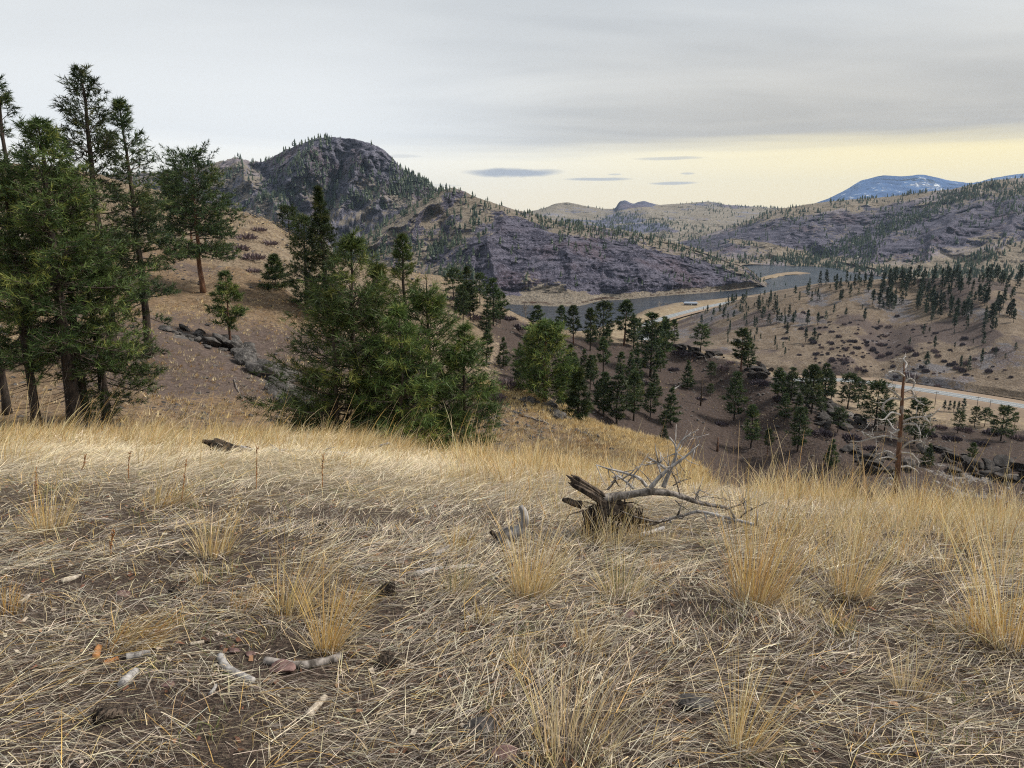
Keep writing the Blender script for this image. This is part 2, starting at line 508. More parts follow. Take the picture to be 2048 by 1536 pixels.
o = sheet('grassy_hillside', -350, 1480, 330, near_rows, [24, 46, 46, 10, 10], m_near,
          zamp=[(.55, 9, False), (.16, 1.6, False)], crest=3, soft=6,
          masks={'rock': lambda X, Y, P, n, T: np.maximum.reduce([inpoly(X, Y, p, 10) for p in NEAR_ROCK]) * .45 + .16 * sm(.1, .5, nz(P, 7, 2)) + .05,
                 'soil': lambda X, Y, P, n, T: .50 * sm(-.25, .45, nz(P, 12, 4)) + .30 * sm(560, 800, Y) * sm(250, 420, X) + .12 - .35 * sm(150, 60, X) - .45 * sm(960, 1080, X) - .25 * sm(120, 0, np.abs(Y - 850)) * sm(420, 300, X)})
struct(o)

# long brown slope behind it, falling into the ravine on the right
slope_rows = [
    [(-350, 640, 92), (300, 640, 96), (600, 740, 92), (900, 880, 86), (1100, 960, 88), (1300, 1030, 100), (1500, 1080, 108), (1800, 1130, 105), (2450, 1200, 100)],
    [(-350, 460, 130), (300, 470, 125), (500, 512, 125), (700, 610, 125), (900, 700, 125), (1000, 750, 125), (1100, 795, 130), (1300, 855, 140), (1500, 885, 145), (1700, 925, 140), (1900, 940, 135), (2450, 980, 130)],
    [(-350, 318, 200), (0, 325, 200), (100, 330, 200), (200, 345, 195), (300, 380, 190), (400, 405, 185), (490, 425, 180), (530, 436, 178), (580, 468, 176), (640, 500, 176), (700, 525, 176), (800, 535, 180), (870, 547, 185), (920, 562, 190), (960, 588, 192), (1000, 612, 194), (1050, 637, 196), (1100, 655, 200), (1200, 674, 205), (1300, 684, 208), (1400, 699, 205), (1450, 711, 200), (1500, 722, 195), (1560, 748, 190), (1620, 780, 185), (1700, 812, 180), (1800, 832, 178), (1900, 843, 175), (2048, 850, 172), (2450, 860, 170)]]
c = slope_rows[-1]
slope_rows += [[(x, y + 26, d * 1.13) for x, y, d in c], [(x, y + 230, d * 1.5) for x, y, d in c]]
SL_ROCK = [[(1500, 722), (1600, 770), (1640, 800), (1700, 830), (1760, 850), (1700, 860), (1620, 820), (1540, 770), (1490, 740)],
           [(1620, 820), (1700, 815), (1740, 850), (1700, 865), (1640, 855)],
           [(1800, 905), (1900, 925), (2100, 950), (2100, 1010), (1850, 1000), (1780, 950)],
           [(1250, 676), (1400, 697), (1460, 715), (1440, 722), (1340, 705)]]
o = sheet('brown_slope', -350, 2450, 420, slope_rows, [30, 60, 60, 8, 8], m_slope,
          zamp=[(1.5, 26, False), (.4, 4, False)], crest=2, soft=6,
          bulges=[(((1500, 722), (1640, 860), (1760, 980)), 45, .05), (((1000, 612), (1060, 740), (1100, 820)), 50, .05), (((1320, 690), (1420, 800), (1480, 960)), 45, -.05)],
          masks={'rock': lambda X, Y, P, n, T: np.maximum.reduce([inpoly(X, Y, p, 14) for p in SL_ROCK]) * .42 + .22 * sm(.05, .5, nz(P, 14, 2)) + .18 * sm(900, 500, X),
                 'soil': lambda X, Y, P, n, T: .86 * sm(930, 1060, X) * sm(0, 22, Y - np.interp(X, [a for a, *_ in c], [b_ for _, b_, *_ in c])) * (1 - .35 * sm(.1, .5, nz(P, 30, 9))) + .22})
struct(o)

# floor of the valley, river and roads
pts = [(900, 690), (1100, 668), (1180, 660), (1230, 645), (1262, 632), (1295, 619), (1350, 606), (1430, 598), (1500, 591), (1560, 580), (1640, 566), (1800, 556)]
bank = np.array([pix(x, y, on_level(x, y, FLOOR)) for x, y in pts])
L = []
for a, b_ in zip(bank[:-1], bank[1:]):
    for t in np.linspace(0, 1, 7, endpoint=False): L.append(a + (b_ - a) * t)
L = np.array(L + [bank[-1]]); L[:, :2] += 2.2 * np.stack([fbm(P3(L[:, 0], L[:, 1]) / 30, 3, 1), fbm(P3(L[:, 0], L[:, 1]) / 30, 3, 2)], -1)
nL = len(L)
near_edge = np.stack([L[:, 0] * .2 + 60 + np.linspace(0, 900, nL), np.full(nL, 230.), np.full(nL, FLOOR)], -1)
rows = [L * [1, 1, 0] + [0, 0, WATER - .6], L]
lowV = L.copy(); dirv = L[:, :2] / np.linalg.norm(L[:, :2], axis=1, keepdims=True)
lowV[:, :2] += dirv * 4.0; lowV[:, 2] = WATER - .8
mids = [L + (near_edge - L) * t for t in (.03, .1, .25, .5, .75, 1)]
V = np.stack([lowV, L] + mids, 1)
V[:, 2:, 2] += .5 * fbm(V[:, 2:] / 40, 3, 5)
o = obj('floodplain', mesh('floodplain', V.reshape(-1, 3), grid_faces(V.shape[0], V.shape[1]), [m_flat], True,
        {'rock': np.full(V.shape[0] * V.shape[1], .12), 'soil': np.tile([.9, .6, .22, .22, .35, .5, .55, .55], V.shape[0])}))
struct(o)
o = obj('river', mesh('river', [(-900, 250, WATER), (2600, 250, WATER), (2600, 3600, WATER), (-900, 3600, WATER)], np.array([[0, 1, 2, 3]]), [m_water])); struct(o)
o = obj('plain_ground', mesh('plain_ground', [(-15000, -1500, -108), (15000, -1500, -108), (15000, 14500, -108), (-15000, 14500, -108)], np.array([[0, 1, 2, 3]]), [m_plain])); struct(o)

def ribbon(name, path, half, mat, dz=0.0, samples=140, kind='structure', offset=0.0, prof=None):
    """a strip along a plan path of (x, y, z)"""
    p = np.asarray(path, float); t = np.arange(len(p)); s = np.linspace(0, len(p) - 1, samples)
    q = np.stack([np.interp(s, t, p[:, k]) for k in range(3)], -1)
    for k in range(3): q[:, k] = smooth1(q[:, k], samples // (len(p) * 2))
    d = np.gradient(q[:, :2], axis=0); d /= np.linalg.norm(d, axis=1, keepdims=True) + 1e-9
    nrm = np.stack([-d[:, 1], d[:, 0]], -1)
    prof = prof or [(h, 0.0) for h in np.linspace(-half, half, 3)]
    V = np.stack([np.concatenate([q[:, :2] + nrm * (offset + h), q[:, 2:] + dz + hz], 1) for h, hz in prof], 1)
    o = obj(name, mesh(name, V.reshape(-1, 3), grid_faces(samples, len(prof)), [mat], True)); o['kind'] = kind
    return o
ROADZ = -99.6
rp = [(2500, 905), (2300, 858), (2048, 812), (1900, 788), (1780, 770), (1670, 757), (1560, 762), (1440, 748), (1345, 718), (1290, 684), (1280, 662), (1292, 648), (1330, 635), (1375, 623), (1420, 612), (1465, 603), (1510, 597)]
road_path = [pix(x, y, on_level(x, y, ROADZ)) for x, y in rp]
sh = ribbon('road_shoulder', road_path, 10.5, m_gravel, dz=-.12, prof=[(-13, .35), (-8, -.1), (-6.5, 0), (6.5, 0), (8, -.25), (14, -3.0)])
o = ribbon('road', road_path, 5.2, m_road)
for off in (-4.7, 4.7): ribbon('edge_line', road_path, .12, m_paint, dz=.02, offset=off).parent = o
for off in (-.18, .18): ribbon('centre_line', road_path, .08, m_paint, dz=.02, offset=off).parent = o
for ch in o.children:
    if 'kind' in ch: del ch['kind']

# terrace hill across the road
def lvl(pts, z): return [(x, y, float(on_level(x, y, z))) for x, y in pts]
terr_rows = [
    lvl([(1290, 664), (1330, 690), (1400, 722), (1500, 744), (1580, 750), (1650, 748), (1780, 760), (1900, 777), (2048, 800), (2500, 880)], ROADZ - .8),
    lvl([(1290, 660), (1330, 680), (1400, 708), (1500, 728), (1580, 734), (1650, 732), (1780, 744), (1900, 760), (2048, 780), (2500, 850)], -96),
    [(1280, 651, 705), (1345, 654, 700), (1450, 666, 600), (1560, 660, 570), (1700, 672, 530), (1850, 682, 505), (2048, 690, 485), (2500, 720, 450)],
    [(1280, 648, 720), (1345, 648, 740), (1380, 634, 740), (1420, 620, 730), (1460, 607, 720), (1500, 596, 700), (1540, 587, 690), (1600, 576, 670), (1660, 568, 650), (1740, 563, 640), (1820, 560, 640), (1900, 556, 640), (1980, 556, 640), (2048, 560, 640), (2500, 550, 640)]]
c2 = terr_rows[-1]
terr_rows += [[(x, y + 5, d * 1.12) for x, y, d in c2], [(x, y + 45, d * 1.6) for x, y, d in c2]]
o = sheet('terrace_hill', 1280, 2500, 300, terr_rows, [10, 40, 50, 8, 8], m_terr,
          zamp=[(2.6, 60, False), (.7, 10, False)], crest=3, edge=lambda X, T: sm(0, .4, T) * sm(1280, 1340, X),
          bulges=[(((1560, 590), (1480, 640), (1420, 680)), 40, .04), (((1840, 570), (1780, 640), (1760, 720)), 30, -.035), (((1950, 570), (2000, 640), (2048, 700)), 40, .04)],
          masks={'rock': lambda X, Y, P, n, T: .55 * sm(.05, .4, nz(P, 38, 2)) + .34 * inpoly(X, Y, [(1400, 640), (1620, 590), (1700, 640), (1560, 700), (1450, 700)], 30) + .02,
                 'soil': lambda X, Y, P, n, T: .75 * sm(-.1, .4, nz(P, 40, 4)) + .15})
struct(o)

# the canyon mountain: long dark spur running down to the river
DARK = [(985, 425), (1060, 436), (1110, 462), (1200, 478), (1300, 500), (1400, 522), (1510, 556), (1440, 578), (1300, 588), (1200, 592), (1110, 575), (1050, 540), (1000, 480)]
CLIFF = [(930, 490), (975, 482), (1010, 470), (1040, 540), (1030, 590), (990, 590), (960, 560), (935, 530)]
mtn_rows = [
    lvl([(480, 628), (700, 628), (900, 616), (1010, 610), (1100, 614), (1160, 613), (1200, 604), (1300, 595), (1400, 588), (1470, 582), (1530, 574), (1575, 566)], WATER - .5),
    lvl([(480, 622), (700, 622), (900, 609), (1010, 602), (1100, 607), (1160, 606), (1200, 598), (1300, 590), (1400, 583), (1470, 577), (1530, 570), (1575, 564)], WATER + 1.6),
    [(480, 590, 1000), (900, 588, 960), (1010, 583, 965), (1100, 588, 950), (1200, 580, 975), (1300, 571, 1015), (1400, 565, 1060), (1470, 562, 1100), (1530, 560, 1140), (1575, 561, 1165)],
    [(480, 545, 1080), (690, 545, 1080), (870, 525, 1070), (950, 500, 1060), (1010, 495, 1060), (1100, 500, 1060), (1200, 508, 1070), (1300, 520, 1095), (1400, 536, 1120), (1470, 548, 1140), (1530, 556, 1165), (1575, 560, 1180)],
    [(480, 532, 1150), (600, 520, 1200), (680, 505, 1220), (720, 478, 1250), (745, 462, 1260), (800, 428, 1290), (850, 397, 1310), (880, 382, 1320), (905, 376, 1320), (925, 383, 1320), (950, 395, 1310), (1000, 412, 1300), (1050, 425, 1300), (1100, 440, 1290), (1150, 447, 1290), (1200, 455, 1280), (1250, 462, 1280), (1300, 472, 1270), (1350, 485, 1260), (1400, 500, 1250), (1450, 520, 1240), (1490, 535, 1230), (1520, 545, 1225), (1545, 553, 1220), (1575, 559, 1215)]]
c3 = mtn_rows[-1]
mtn_rows += [[(x, y + 14, d * 1.08) for x, y, d in c3], [(x, y + 60, d * 1.3) for x, y, d in c3]]
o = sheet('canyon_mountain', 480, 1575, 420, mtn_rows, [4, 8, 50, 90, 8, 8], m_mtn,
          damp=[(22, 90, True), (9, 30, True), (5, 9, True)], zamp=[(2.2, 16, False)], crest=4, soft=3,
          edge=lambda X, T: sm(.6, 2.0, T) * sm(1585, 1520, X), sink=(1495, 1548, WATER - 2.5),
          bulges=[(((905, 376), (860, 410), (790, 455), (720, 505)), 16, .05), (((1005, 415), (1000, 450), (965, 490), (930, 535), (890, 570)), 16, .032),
                  (((905, 400), (880, 470), (866, 530), (850, 575)), 18, -.03), (((840, 430), (800, 500), (770, 545)), 12, .03),
                  (((975, 480), (985, 530), (990, 585)), 12, .03),
                  (((1130, 470), (1150, 530), (1140, 580)), 16, .02), (((1260, 490), (1270, 540), (1250, 580)), 16, .02), (((1200, 480), (1205, 585)), 12, -.015)],
          masks={'rock': lambda X, Y, P, n, T: .66 * inpoly(X + 26 * nz(P, 70, 7), Y + 12 * nz(P, 60, 8), DARK, 14) + .62 * inpoly(X + 16 * nz(P, 50, 7), Y, CLIFF, 12) + .38 * sm(.0, .4, nz(P, 50, 2)) + .45 * sm(.85, .5, n[..., 2]) + .17 - .6 * inpoly(X, Y, [(1050, 590), (1120, 560), (1170, 585), (1150, 602), (1060, 604)], 12) - .9 * sm(1.75, 1.35, T),
                 'soil': lambda X, Y, P, n, T: .35 * sm(-.1, .5, nz(P, 80, 4)) + .1 - .4 * sm(1.8, 1.2, T)})
struct(o)

# its summit behind
peak_rows = [
    [(180, 570, 1500), (500, 570, 1500), (700, 560, 1500), (960, 540, 1500)],
    [(180, 455, 1680), (400, 445, 1680), (600, 425, 1720), (700, 420, 1740), (800, 425, 1720), (870, 440, 1700), (960, 455, 1700)],
    [(180, 352, 2000), (300, 347, 2000), (340, 344, 2000), (400, 335, 2000), (440, 326, 1990), (470, 317, 1980), (500, 324, 1970), (525, 326, 1950), (545, 317, 1930), (570, 303, 1910), (600, 291, 1900), (630, 280, 1890), (655, 276, 1885), (700, 280, 1880), (740, 288, 1880), (765, 300, 1880), (785, 318, 1880), (800, 336, 1880), (825, 350, 1870), (845, 362, 1870), (870, 378, 1870), (900, 402, 1880), (960, 432, 1900)]]
c4 = peak_rows[-1]
peak_rows += [[(x, y + 14, d * 1.06) for x, y, d in c4], [(x, y + 90, d * 1.3) for x, y, d in c4]]
o = sheet('rocky_peak', 180, 960, 330, peak_rows, [20, 110, 8, 8], m_peak,
          damp=[(46, 120, True), (26, 40, True), (10, 13, True)], zamp=[(4.5, 18, True)], crest=2, soft=3,
          bulges=[(((470, 320), (500, 380), (560, 430), (620, 480)), 22, .04), (((640, 285), (600, 340), (560, 400), (540, 450)), 24, .045), (((740, 290), (720, 350), (680, 420), (650, 470)), 20, .04),
                  (((800, 340), (760, 390), (700, 450)), 18, .035), (((690, 330), (660, 400), (640, 440)), 16, -.04), (((520, 330), (560, 380), (590, 430)), 16, -.03), (((850, 370), (800, 420)), 18, .03)],
          masks={'rock': lambda X, Y, P, n, T: .75 * sm(1.25, 1.7, T) * sm(500, 560, X) + .45 * sm(-.2, .3, nz(P, 70, 2)) + .4 * sm(.85, .5, n[..., 2]) + .14,
                 'soil': lambda X, Y, P, n, T: .5 * sm(-.1, .5, nz(P, 90, 4)) + .1})
struct(o)

# hills across the river on the right
east_rows = [
    lvl([(1340, 548), (1440, 537), (1500, 528), (1560, 531), (1640, 537), (1700, 546), (1760, 552), (1900, 565), (2500, 600)], WATER - .5),
    lvl([(1340, 544), (1440, 533), (1500, 524), (1560, 527), (1640, 533), (1700, 541), (1760, 547), (1900, 559), (2500, 592)], WATER + 3),
    [(1340, 524, 2000), (1440, 503, 1960), (1500, 498, 1950), (1600, 504, 1850), (1700, 516, 1700), (1800, 522, 1590), (1900, 524, 1500), (2048, 515, 1450), (2500, 500, 1400)],
    [(1340, 500, 2400), (1450, 474, 2300), (1560, 458, 2200), (1700, 452, 2100), (1800, 450, 1950), (1900, 442, 1850), (2048, 432, 1800), (2500, 400, 1700)],
    [(1340, 488, 2900), (1420, 465, 2800), (1480, 449, 2700), (1530, 427, 2600), (1560, 418, 2600), (1600, 412, 2600), (1650, 405, 2600), (1700, 400, 2550), (1750, 397, 2500), (1800, 391, 2450), (1850, 385, 2400), (1900, 380, 2350), (1940, 372, 2300), (1980, 363, 2300), (2048, 356, 2300), (2500, 330, 2200)]]
c5 = east_rows[-1]
east_rows += [[(x, y + 14, d * 1.1) for x, y, d in c5], [(x, y + 60, d * 1.35) for x, y, d in c5]]
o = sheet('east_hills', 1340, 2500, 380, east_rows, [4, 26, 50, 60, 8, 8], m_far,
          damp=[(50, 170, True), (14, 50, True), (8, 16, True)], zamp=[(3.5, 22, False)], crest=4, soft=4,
          edge=lambda X, T: sm(.3, 1.6, T),
          bulges=[(((1990, 380), (1860, 430), (1740, 470), (1640, 520)), 22, -.06), (((1800, 440), (1760, 480), (1740, 530)), 16, .05), (((1960, 400), (1900, 450), (1850, 520)), 22, .06),
                  (((1700, 405), (1640, 440), (1560, 480), (1500, 510)), 20, .05), (((2040, 420), (2000, 480), (1960, 540)), 22, .05), (((1580, 420), (1500, 460), (1450, 500)), 18, .04)],
          masks={'rock': lambda X, Y, P, n, T: .62 * sm(1.6, 2.3, T) * sm(3.75, 3.3, T) + .45 * sm(-.1, .4, nz(P, 110, 2)) + .4 * sm(.9, .6, n[..., 2]) + .02 - .3 * sm(3.6, 4.0, T) - .9 * inpoly(X, Y, [(1458, 478), (1530, 486), (1612, 504), (1606, 511), (1520, 494), (1460, 486)], 3) - .5 * inpoly(X, Y, [(1850, 500), (1960, 470), (2048, 480), (2048, 540), (1880, 540)], 20),
                 'soil': lambda X, Y, P, n, T: .5 * sm(-.1, .5, nz(P, 120, 4)) + .1})
struct(o)

# mesa with small knobs on the skyline
mesa_rows = [
    [(930, 525, 2600), (1300, 515, 2600), (1760, 505, 2800)],
    [(930, 472, 3000), (1180, 458, 3000), (1300, 464, 3000), (1400, 464, 3000), (1760, 450, 3200)],
    [(930, 452, 3600), (1100, 434, 3600), (1200, 436, 3600), (1300, 433, 3600), (1450, 432, 3600), (1760, 430, 3600)],
    [(930, 430, 4300), (1050, 425, 4300), (1085, 418, 4300), (1110, 408, 4300), (1135, 405, 4300), (1170, 412, 4300), (1200, 417, 4300), (1231, 418, 4300), (1238, 404, 4280), (1250, 401, 4280), (1260, 406, 4280), (1268, 408, 4280), (1276, 404, 4280), (1290, 402, 4280), (1300, 406, 4280), (1320, 410, 4300), (1380, 406, 4300), (1420, 404, 4300), (1450, 410, 4300), (1500, 413, 4300), (1560, 416, 4300), (1640, 421, 4300), (1760, 424, 4300)]]
c6 = mesa_rows[-1]
mesa_rows += [[(x, y + 8, d * 1.06) for x, y, d in c6], [(x, y + 50, d * 1.3) for x, y, d in c6]]
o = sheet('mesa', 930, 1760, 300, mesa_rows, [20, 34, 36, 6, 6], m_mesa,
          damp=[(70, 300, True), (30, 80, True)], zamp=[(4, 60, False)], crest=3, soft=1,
          bulges=[(((1250, 405), (1300, 430), (1340, 460)), 18, .03), (((1130, 410), (1180, 440), (1240, 465)), 18, -.04)],
          masks={'rock': lambda X, Y, P, n, T: .95 * inpoly(X, Y, [(1228, 422), (1234, 398), (1308, 398), (1312, 411), (1262, 416)], 3) + .75 * inpoly(X, Y, [(1080, 440), (1180, 445), (1230, 425), (1330, 445), (1380, 470), (1300, 500), (1050, 480)], 14) * sm(-.35, .2, nz(P, 140, 8)) + .5 * sm(1320, 1450, X) * sm(425, 410, Y) + .42 * sm(-.1, .4, nz(P, 160, 2)) + .06,
                 'soil': lambda X, Y, P, n, T: .4 * sm(0, .5, nz(P, 200, 4))})
struct(o)

# distant mountain with the last snow
blue_rows = [
    [(1500, 440, 8500), (2600, 440, 8500)],
    [(1500, 432, 9500), (1700, 405, 9500), (1900, 395, 9500), (2600, 390, 9500)],
    [(1500, 436, 11000), (1580, 420, 11000), (1630, 407, 11000), (1650, 400, 11000), (1690, 381, 11000), (1720, 363, 11000), (1760, 352, 11000), (1800, 354, 11000), (1840, 350, 11000), (1870, 355, 11000), (1900, 362, 11000), (1945, 367, 11300), (1975, 360, 11600), (2010, 352, 11800), (2048, 347, 12000), (2200, 335, 12000), (2600, 350, 12000)]]
c7 = blue_rows[-1]
blue_rows += [[(x, y + 10, d * 1.05) for x, y, d in c7], [(x, y + 80, d * 1.15) for x, y, d in c7]]
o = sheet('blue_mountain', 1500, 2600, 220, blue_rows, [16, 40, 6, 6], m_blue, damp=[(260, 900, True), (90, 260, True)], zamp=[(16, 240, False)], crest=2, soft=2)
struct(o)

# sandy bar at the bend of the river
bar = [(1498, 561), (1530, 552), (1560, 546), (1595, 543), (1620, 546), (1600, 548.5), (1572, 550.5), (1548, 555), (1515, 563)]
B = np.array([pix(x, y, on_level(x, y, WATER + .35)) for x, y in bar]); nB0 = len(B)
tt = np.arange(nB0 * 5) / 5.0; B = np.stack([np.interp(tt, np.arange(nB0 + 1), np.append(B[:, k], B[0, k])) for k in range(3)], -1)
B[:, :2] += 5 * np.stack([fbm(P3(B[:, 0], B[:, 1]) / 25, 3, 1), fbm(P3(B[:, 0], B[:, 1]) / 25, 3, 2)], -1)
ctr = B.mean(0); inner = ctr + (B - ctr) * .72; inner[:, 2] = WATER + 1.0; lowr = ctr + (B - ctr) * 1.05; lowr[:, 2] = WATER - .5
nB = len(B); V = np.concatenate([B, inner, lowr]); i_ = np.arange(nB); j_ = (i_ + 1) % nB
F4 = np.concatenate([np.stack([i_, j_, j_ + nB, i_ + nB], -1), np.stack([i_ + 2 * nB, j_ + 2 * nB, j_, i_], -1)])
V = np.concatenate([V, [ctr + [0, 0, .9]]]); F3 = np.stack([i_ + nB, j_ + nB, np.full(nB, 3 * nB)], -1)
o = obj('sandbar', mesh('sandbar', V, [F4, F3], [m_flat], True, {'rock': np.full(len(V), .1), 'soil': np.full(len(V), .5)})); struct(o)

# the air between here and the far mountains
m = bpy.data.materials.new('thin_haze'); m.use_nodes = True; nt = m.node_tree; nt.nodes.clear()
out = nt.nodes.new('ShaderNodeOutputMaterial'); pv = nt.nodes.new('ShaderNodeVolumePrincipled')
pv.inputs['Color'].default_value = (.55, .74, 1.0, 1); pv.inputs['Density'].default_value = HAZE = 2.8e-5
pv.inputs['Anisotropy'].default_value = .1
nt.links.new(pv.outputs[0], out.inputs['Volume'])
x0, x1, y0, y1, z0, z1 = -16000, 16000, -2000, 15000, -110, 780
V = [(x, y, z) for z in (z0, z1) for y in (y0, y1) for x in (x0, x1)]
F = np.array([[0, 2, 3, 1], [4, 5, 7, 6], [0, 1, 5, 4], [2, 6, 7, 3], [0, 4, 6, 2], [1, 3, 7, 5]])
o = obj('haze', mesh('haze', V, F, [m])); struct(o, 'stuff')

# ------------------------------------------------------------------ wood and needle materials
def wood_material(name, a, b_, scale=(14, 14, 2.2), rough=.9, bump=.5, dist=.02, spots=None):
    m, g, b, out = new_mat(name)
    co = g.coord()
    n = g.noise(g.mapping(co, scale=scale), 1.0, 4, .65)
    c = g.mix(g.sstep(n, .35, .66), a, b_)
    if spots: c = g.mix(g.sstep(g.noise(co, spots[1], 3), .55, .66), c, spots[0])
    g.l.new(c, b.inputs['Base Color']); b.inputs['Roughness'].default_value = rough
    g.l.new(g.bump(n, bump, dist), b.inputs['Normal'])
    return m
m_bark = wood_material('pine_bark', (.018, .015, .013), (.060, .046, .038), (9, 9, 2.5), dist=.05)
m_bark_red = wood_material('orange_pine_bark', (.055, .028, .019), (.16, .085, .052), (5, 5, 1.2), dist=.05)
m_limb = wood_material('limb_bark', (.035, .028, .024), (.10, .08, .065), (6, 6, 6))
m_snag = wood_material('red_brown_snag_wood', (.05, .030, .022), (.155, .085, .058), (10, 10, 1.0), dist=.04, spots=((.15, .135, .13), 1.6))
m_grey = wood_material('weathered_grey_wood', (.17, .16, .158), (.40, .385, .375), (30, 30, 8), dist=.006)
m_greydark = wood_material('dark_grey_wood', (.06, .052, .046), (.30, .27, .25), (24, 24, 8), dist=.01)
m_rot = wood_material('rotten_wood', (.016, .013, .012), (.115, .088, .068), (36, 36, 9), bump=.9, dist=.02)
m_char = wood_material('charred_wood', (.012, .011, .010), (.085, .06, .04), (30, 30, 10), bump=.9, dist=.02)
m_orange = wood_material('fresh_orange_wood', (.20, .085, .03), (.38, .19, .08), (40, 40, 12), dist=.006)
m_pale = wood_material('pale_split_wood', (.24, .20, .16), (.46, .41, .34), (40, 40, 8), dist=.006)

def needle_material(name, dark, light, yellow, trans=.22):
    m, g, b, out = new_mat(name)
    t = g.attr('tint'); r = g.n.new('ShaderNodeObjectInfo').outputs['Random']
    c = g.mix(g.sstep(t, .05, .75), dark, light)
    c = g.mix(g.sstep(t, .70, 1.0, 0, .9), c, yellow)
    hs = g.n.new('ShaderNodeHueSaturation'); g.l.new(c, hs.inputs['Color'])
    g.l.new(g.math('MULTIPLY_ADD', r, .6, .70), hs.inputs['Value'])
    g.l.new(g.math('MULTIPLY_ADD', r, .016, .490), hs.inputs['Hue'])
    g.l.new(hs.outputs[0], b.inputs['Base Color']); b.inputs['Roughness'].default_value = .55
    b.inputs['Specular IOR Level'].default_value = .25
    if trans:
        tr = g.n.new('ShaderNodeBsdfTranslucent'); g.l.new(hs.outputs[0], tr.inputs[0])
        ms = g.n.new('ShaderNodeMixShader'); ms.inputs[0].default_value = trans
        g.l.new(b.outputs[0], ms.inputs[1]); g.l.new(tr.outputs[0], ms.inputs[2]); g.l.new(ms.outputs[0], out.inputs[0])
    return m
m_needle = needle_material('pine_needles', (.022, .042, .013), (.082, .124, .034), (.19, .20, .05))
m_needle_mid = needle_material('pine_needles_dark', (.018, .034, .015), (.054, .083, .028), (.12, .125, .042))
m_needle_far = needle_material('far_pine_needles', (.020, .034, .024), (.045, .062, .036), (.07, .075, .045), 0)

# ------------------------------------------------------------------ shape builders
def frame(d):
    d = d / (np.linalg.norm(d, axis=-1, keepdims=True) + 1e-12)
    ref = np.where(np.abs(d[..., 2:3]) > .9, np.array([1., 0, 0]), np.array([0, 0, 1.]))
    a = np.cross(d, ref); a /= np.linalg.norm(a, axis=-1, keepdims=True) + 1e-12
    return a, np.cross(d, a)

def tube(path, radii, sides=6, cap=True, rough=0.0, seed=0):
    """one tapered limb along a polyline"""
    p = np.asarray(path, float); r = np.asarray(radii, float); n = len(p)
    t = np.gradient(p, axis=0); a, b_ = frame(t)
    for k in range(1, n):      # keep the rings from twisting
        a[k] = a[k - 1] - t[k] * (a[k - 1] @ t[k]) / (t[k] @ t[k] + 1e-12); a[k] /= np.linalg.norm(a[k]) + 1e-12
        b_[k] = np.cross(t[k] / (np.linalg.norm(t[k]) + 1e-12), a[k])
    th = np.arange(sides) / sides * 2 * np.pi
    rr = r[:, None] * np.ones(sides)
    V = p[:, None] + (a[:, None] * np.cos(th)[None, :, None] + b_[:, None] * np.sin(th)[None, :, None]) * rr[..., None]
    if rough:
        V = V + (V - p[:, None]) * (rough * fbm(V / max(r.max(), 1e-4) * .7 + seed * 7.3, 3, seed))[..., None]
    i = np.arange(n - 1)[:, None] * sides; j = np.arange(sides)[None]
    F = np.stack([i + j, i + (j + 1) % sides, i + sides + (j + 1) % sides, i + sides + j], -1).reshape(-1, 4)
    V = V.reshape(-1, 3); T = None
    if cap:
        V = np.concatenate([V, p[:1], p[-1:]]); c0, c1 = n * sides, n * sides + 1
        T = np.concatenate([np.stack([np.full(sides, c0), (np.arange(sides) + 1) % sides, np.arange(sides)], -1),
                            np.stack([np.full(sides, c1), (n - 1) * sides + np.arange(sides), (n - 1) * sides + (np.arange(sides) + 1) % sides], -1)])
    return V, F, T

class MB:
    def __init__(s): s.V, s.Q, s.T, s.n, s.A = [], [], [], 0, []
    def add(s, V, Q=None, T=None, a=0.0):
        if Q is not None and len(Q): s.Q.append(np.asarray(Q) + s.n)
        if T is not None and len(T): s.T.append(np.asarray(T) + s.n)
        s.V.append(V); s.n += len(V); s.A.append(np.full(len(V), a) if np.isscalar(a) else a)
        return s
    def tube(s, path, radii, sides=6, cap=True, rough=0.0, seed=0, a=0.0):
        return s.add(*tube(path, radii, sides, cap, rough, seed), a=a)
    def mesh(s, name, mats, smooth=True, attr=None):
        F = []
        if s.Q: F.append(np.concatenate(s.Q))
        if s.T: F.append(np.concatenate(s.T))
        return mesh(name, np.concatenate(s.V), F, mats, smooth, {attr: np.concatenate(s.A)} if attr else None)

def unit(v): return v / (np.linalg.norm(v, axis=-1, keepdims=True) + 1e-12)

def tufts(pos, dirs, tint, K, ln, wd, r, spread=.75, along=.6):
    """needle sprays: K slim triangles per tuft"""
    M = len(pos)
    d = unit(dirs)[:, None] + spread * r.normal(size=(M, K, 3)); d = unit(d)
    L = ln * r.uniform(.7, 1.2, (M, K, 1))
    base = pos[:, None] - unit(dirs)[:, None] * (r.uniform(0, along, (M, K, 1)) * ln)
    side = unit(np.cross(d, r.normal(size=(M, K, 3)))) * (wd * .5)
    droop = np.zeros((M, K, 3)); droop[..., 2] = -.12 * L[..., 0]
    V = np.stack([base - side, base + side, base + d * L + droop], 2).reshape(-1, 3)
    F = np.arange(M * K * 3).reshape(-1, 3)
    t = np.repeat(np.clip(tint[:, None] + r.normal(0, .10, (M, K)), 0, 1).ravel(), 3)
    return V, F, t

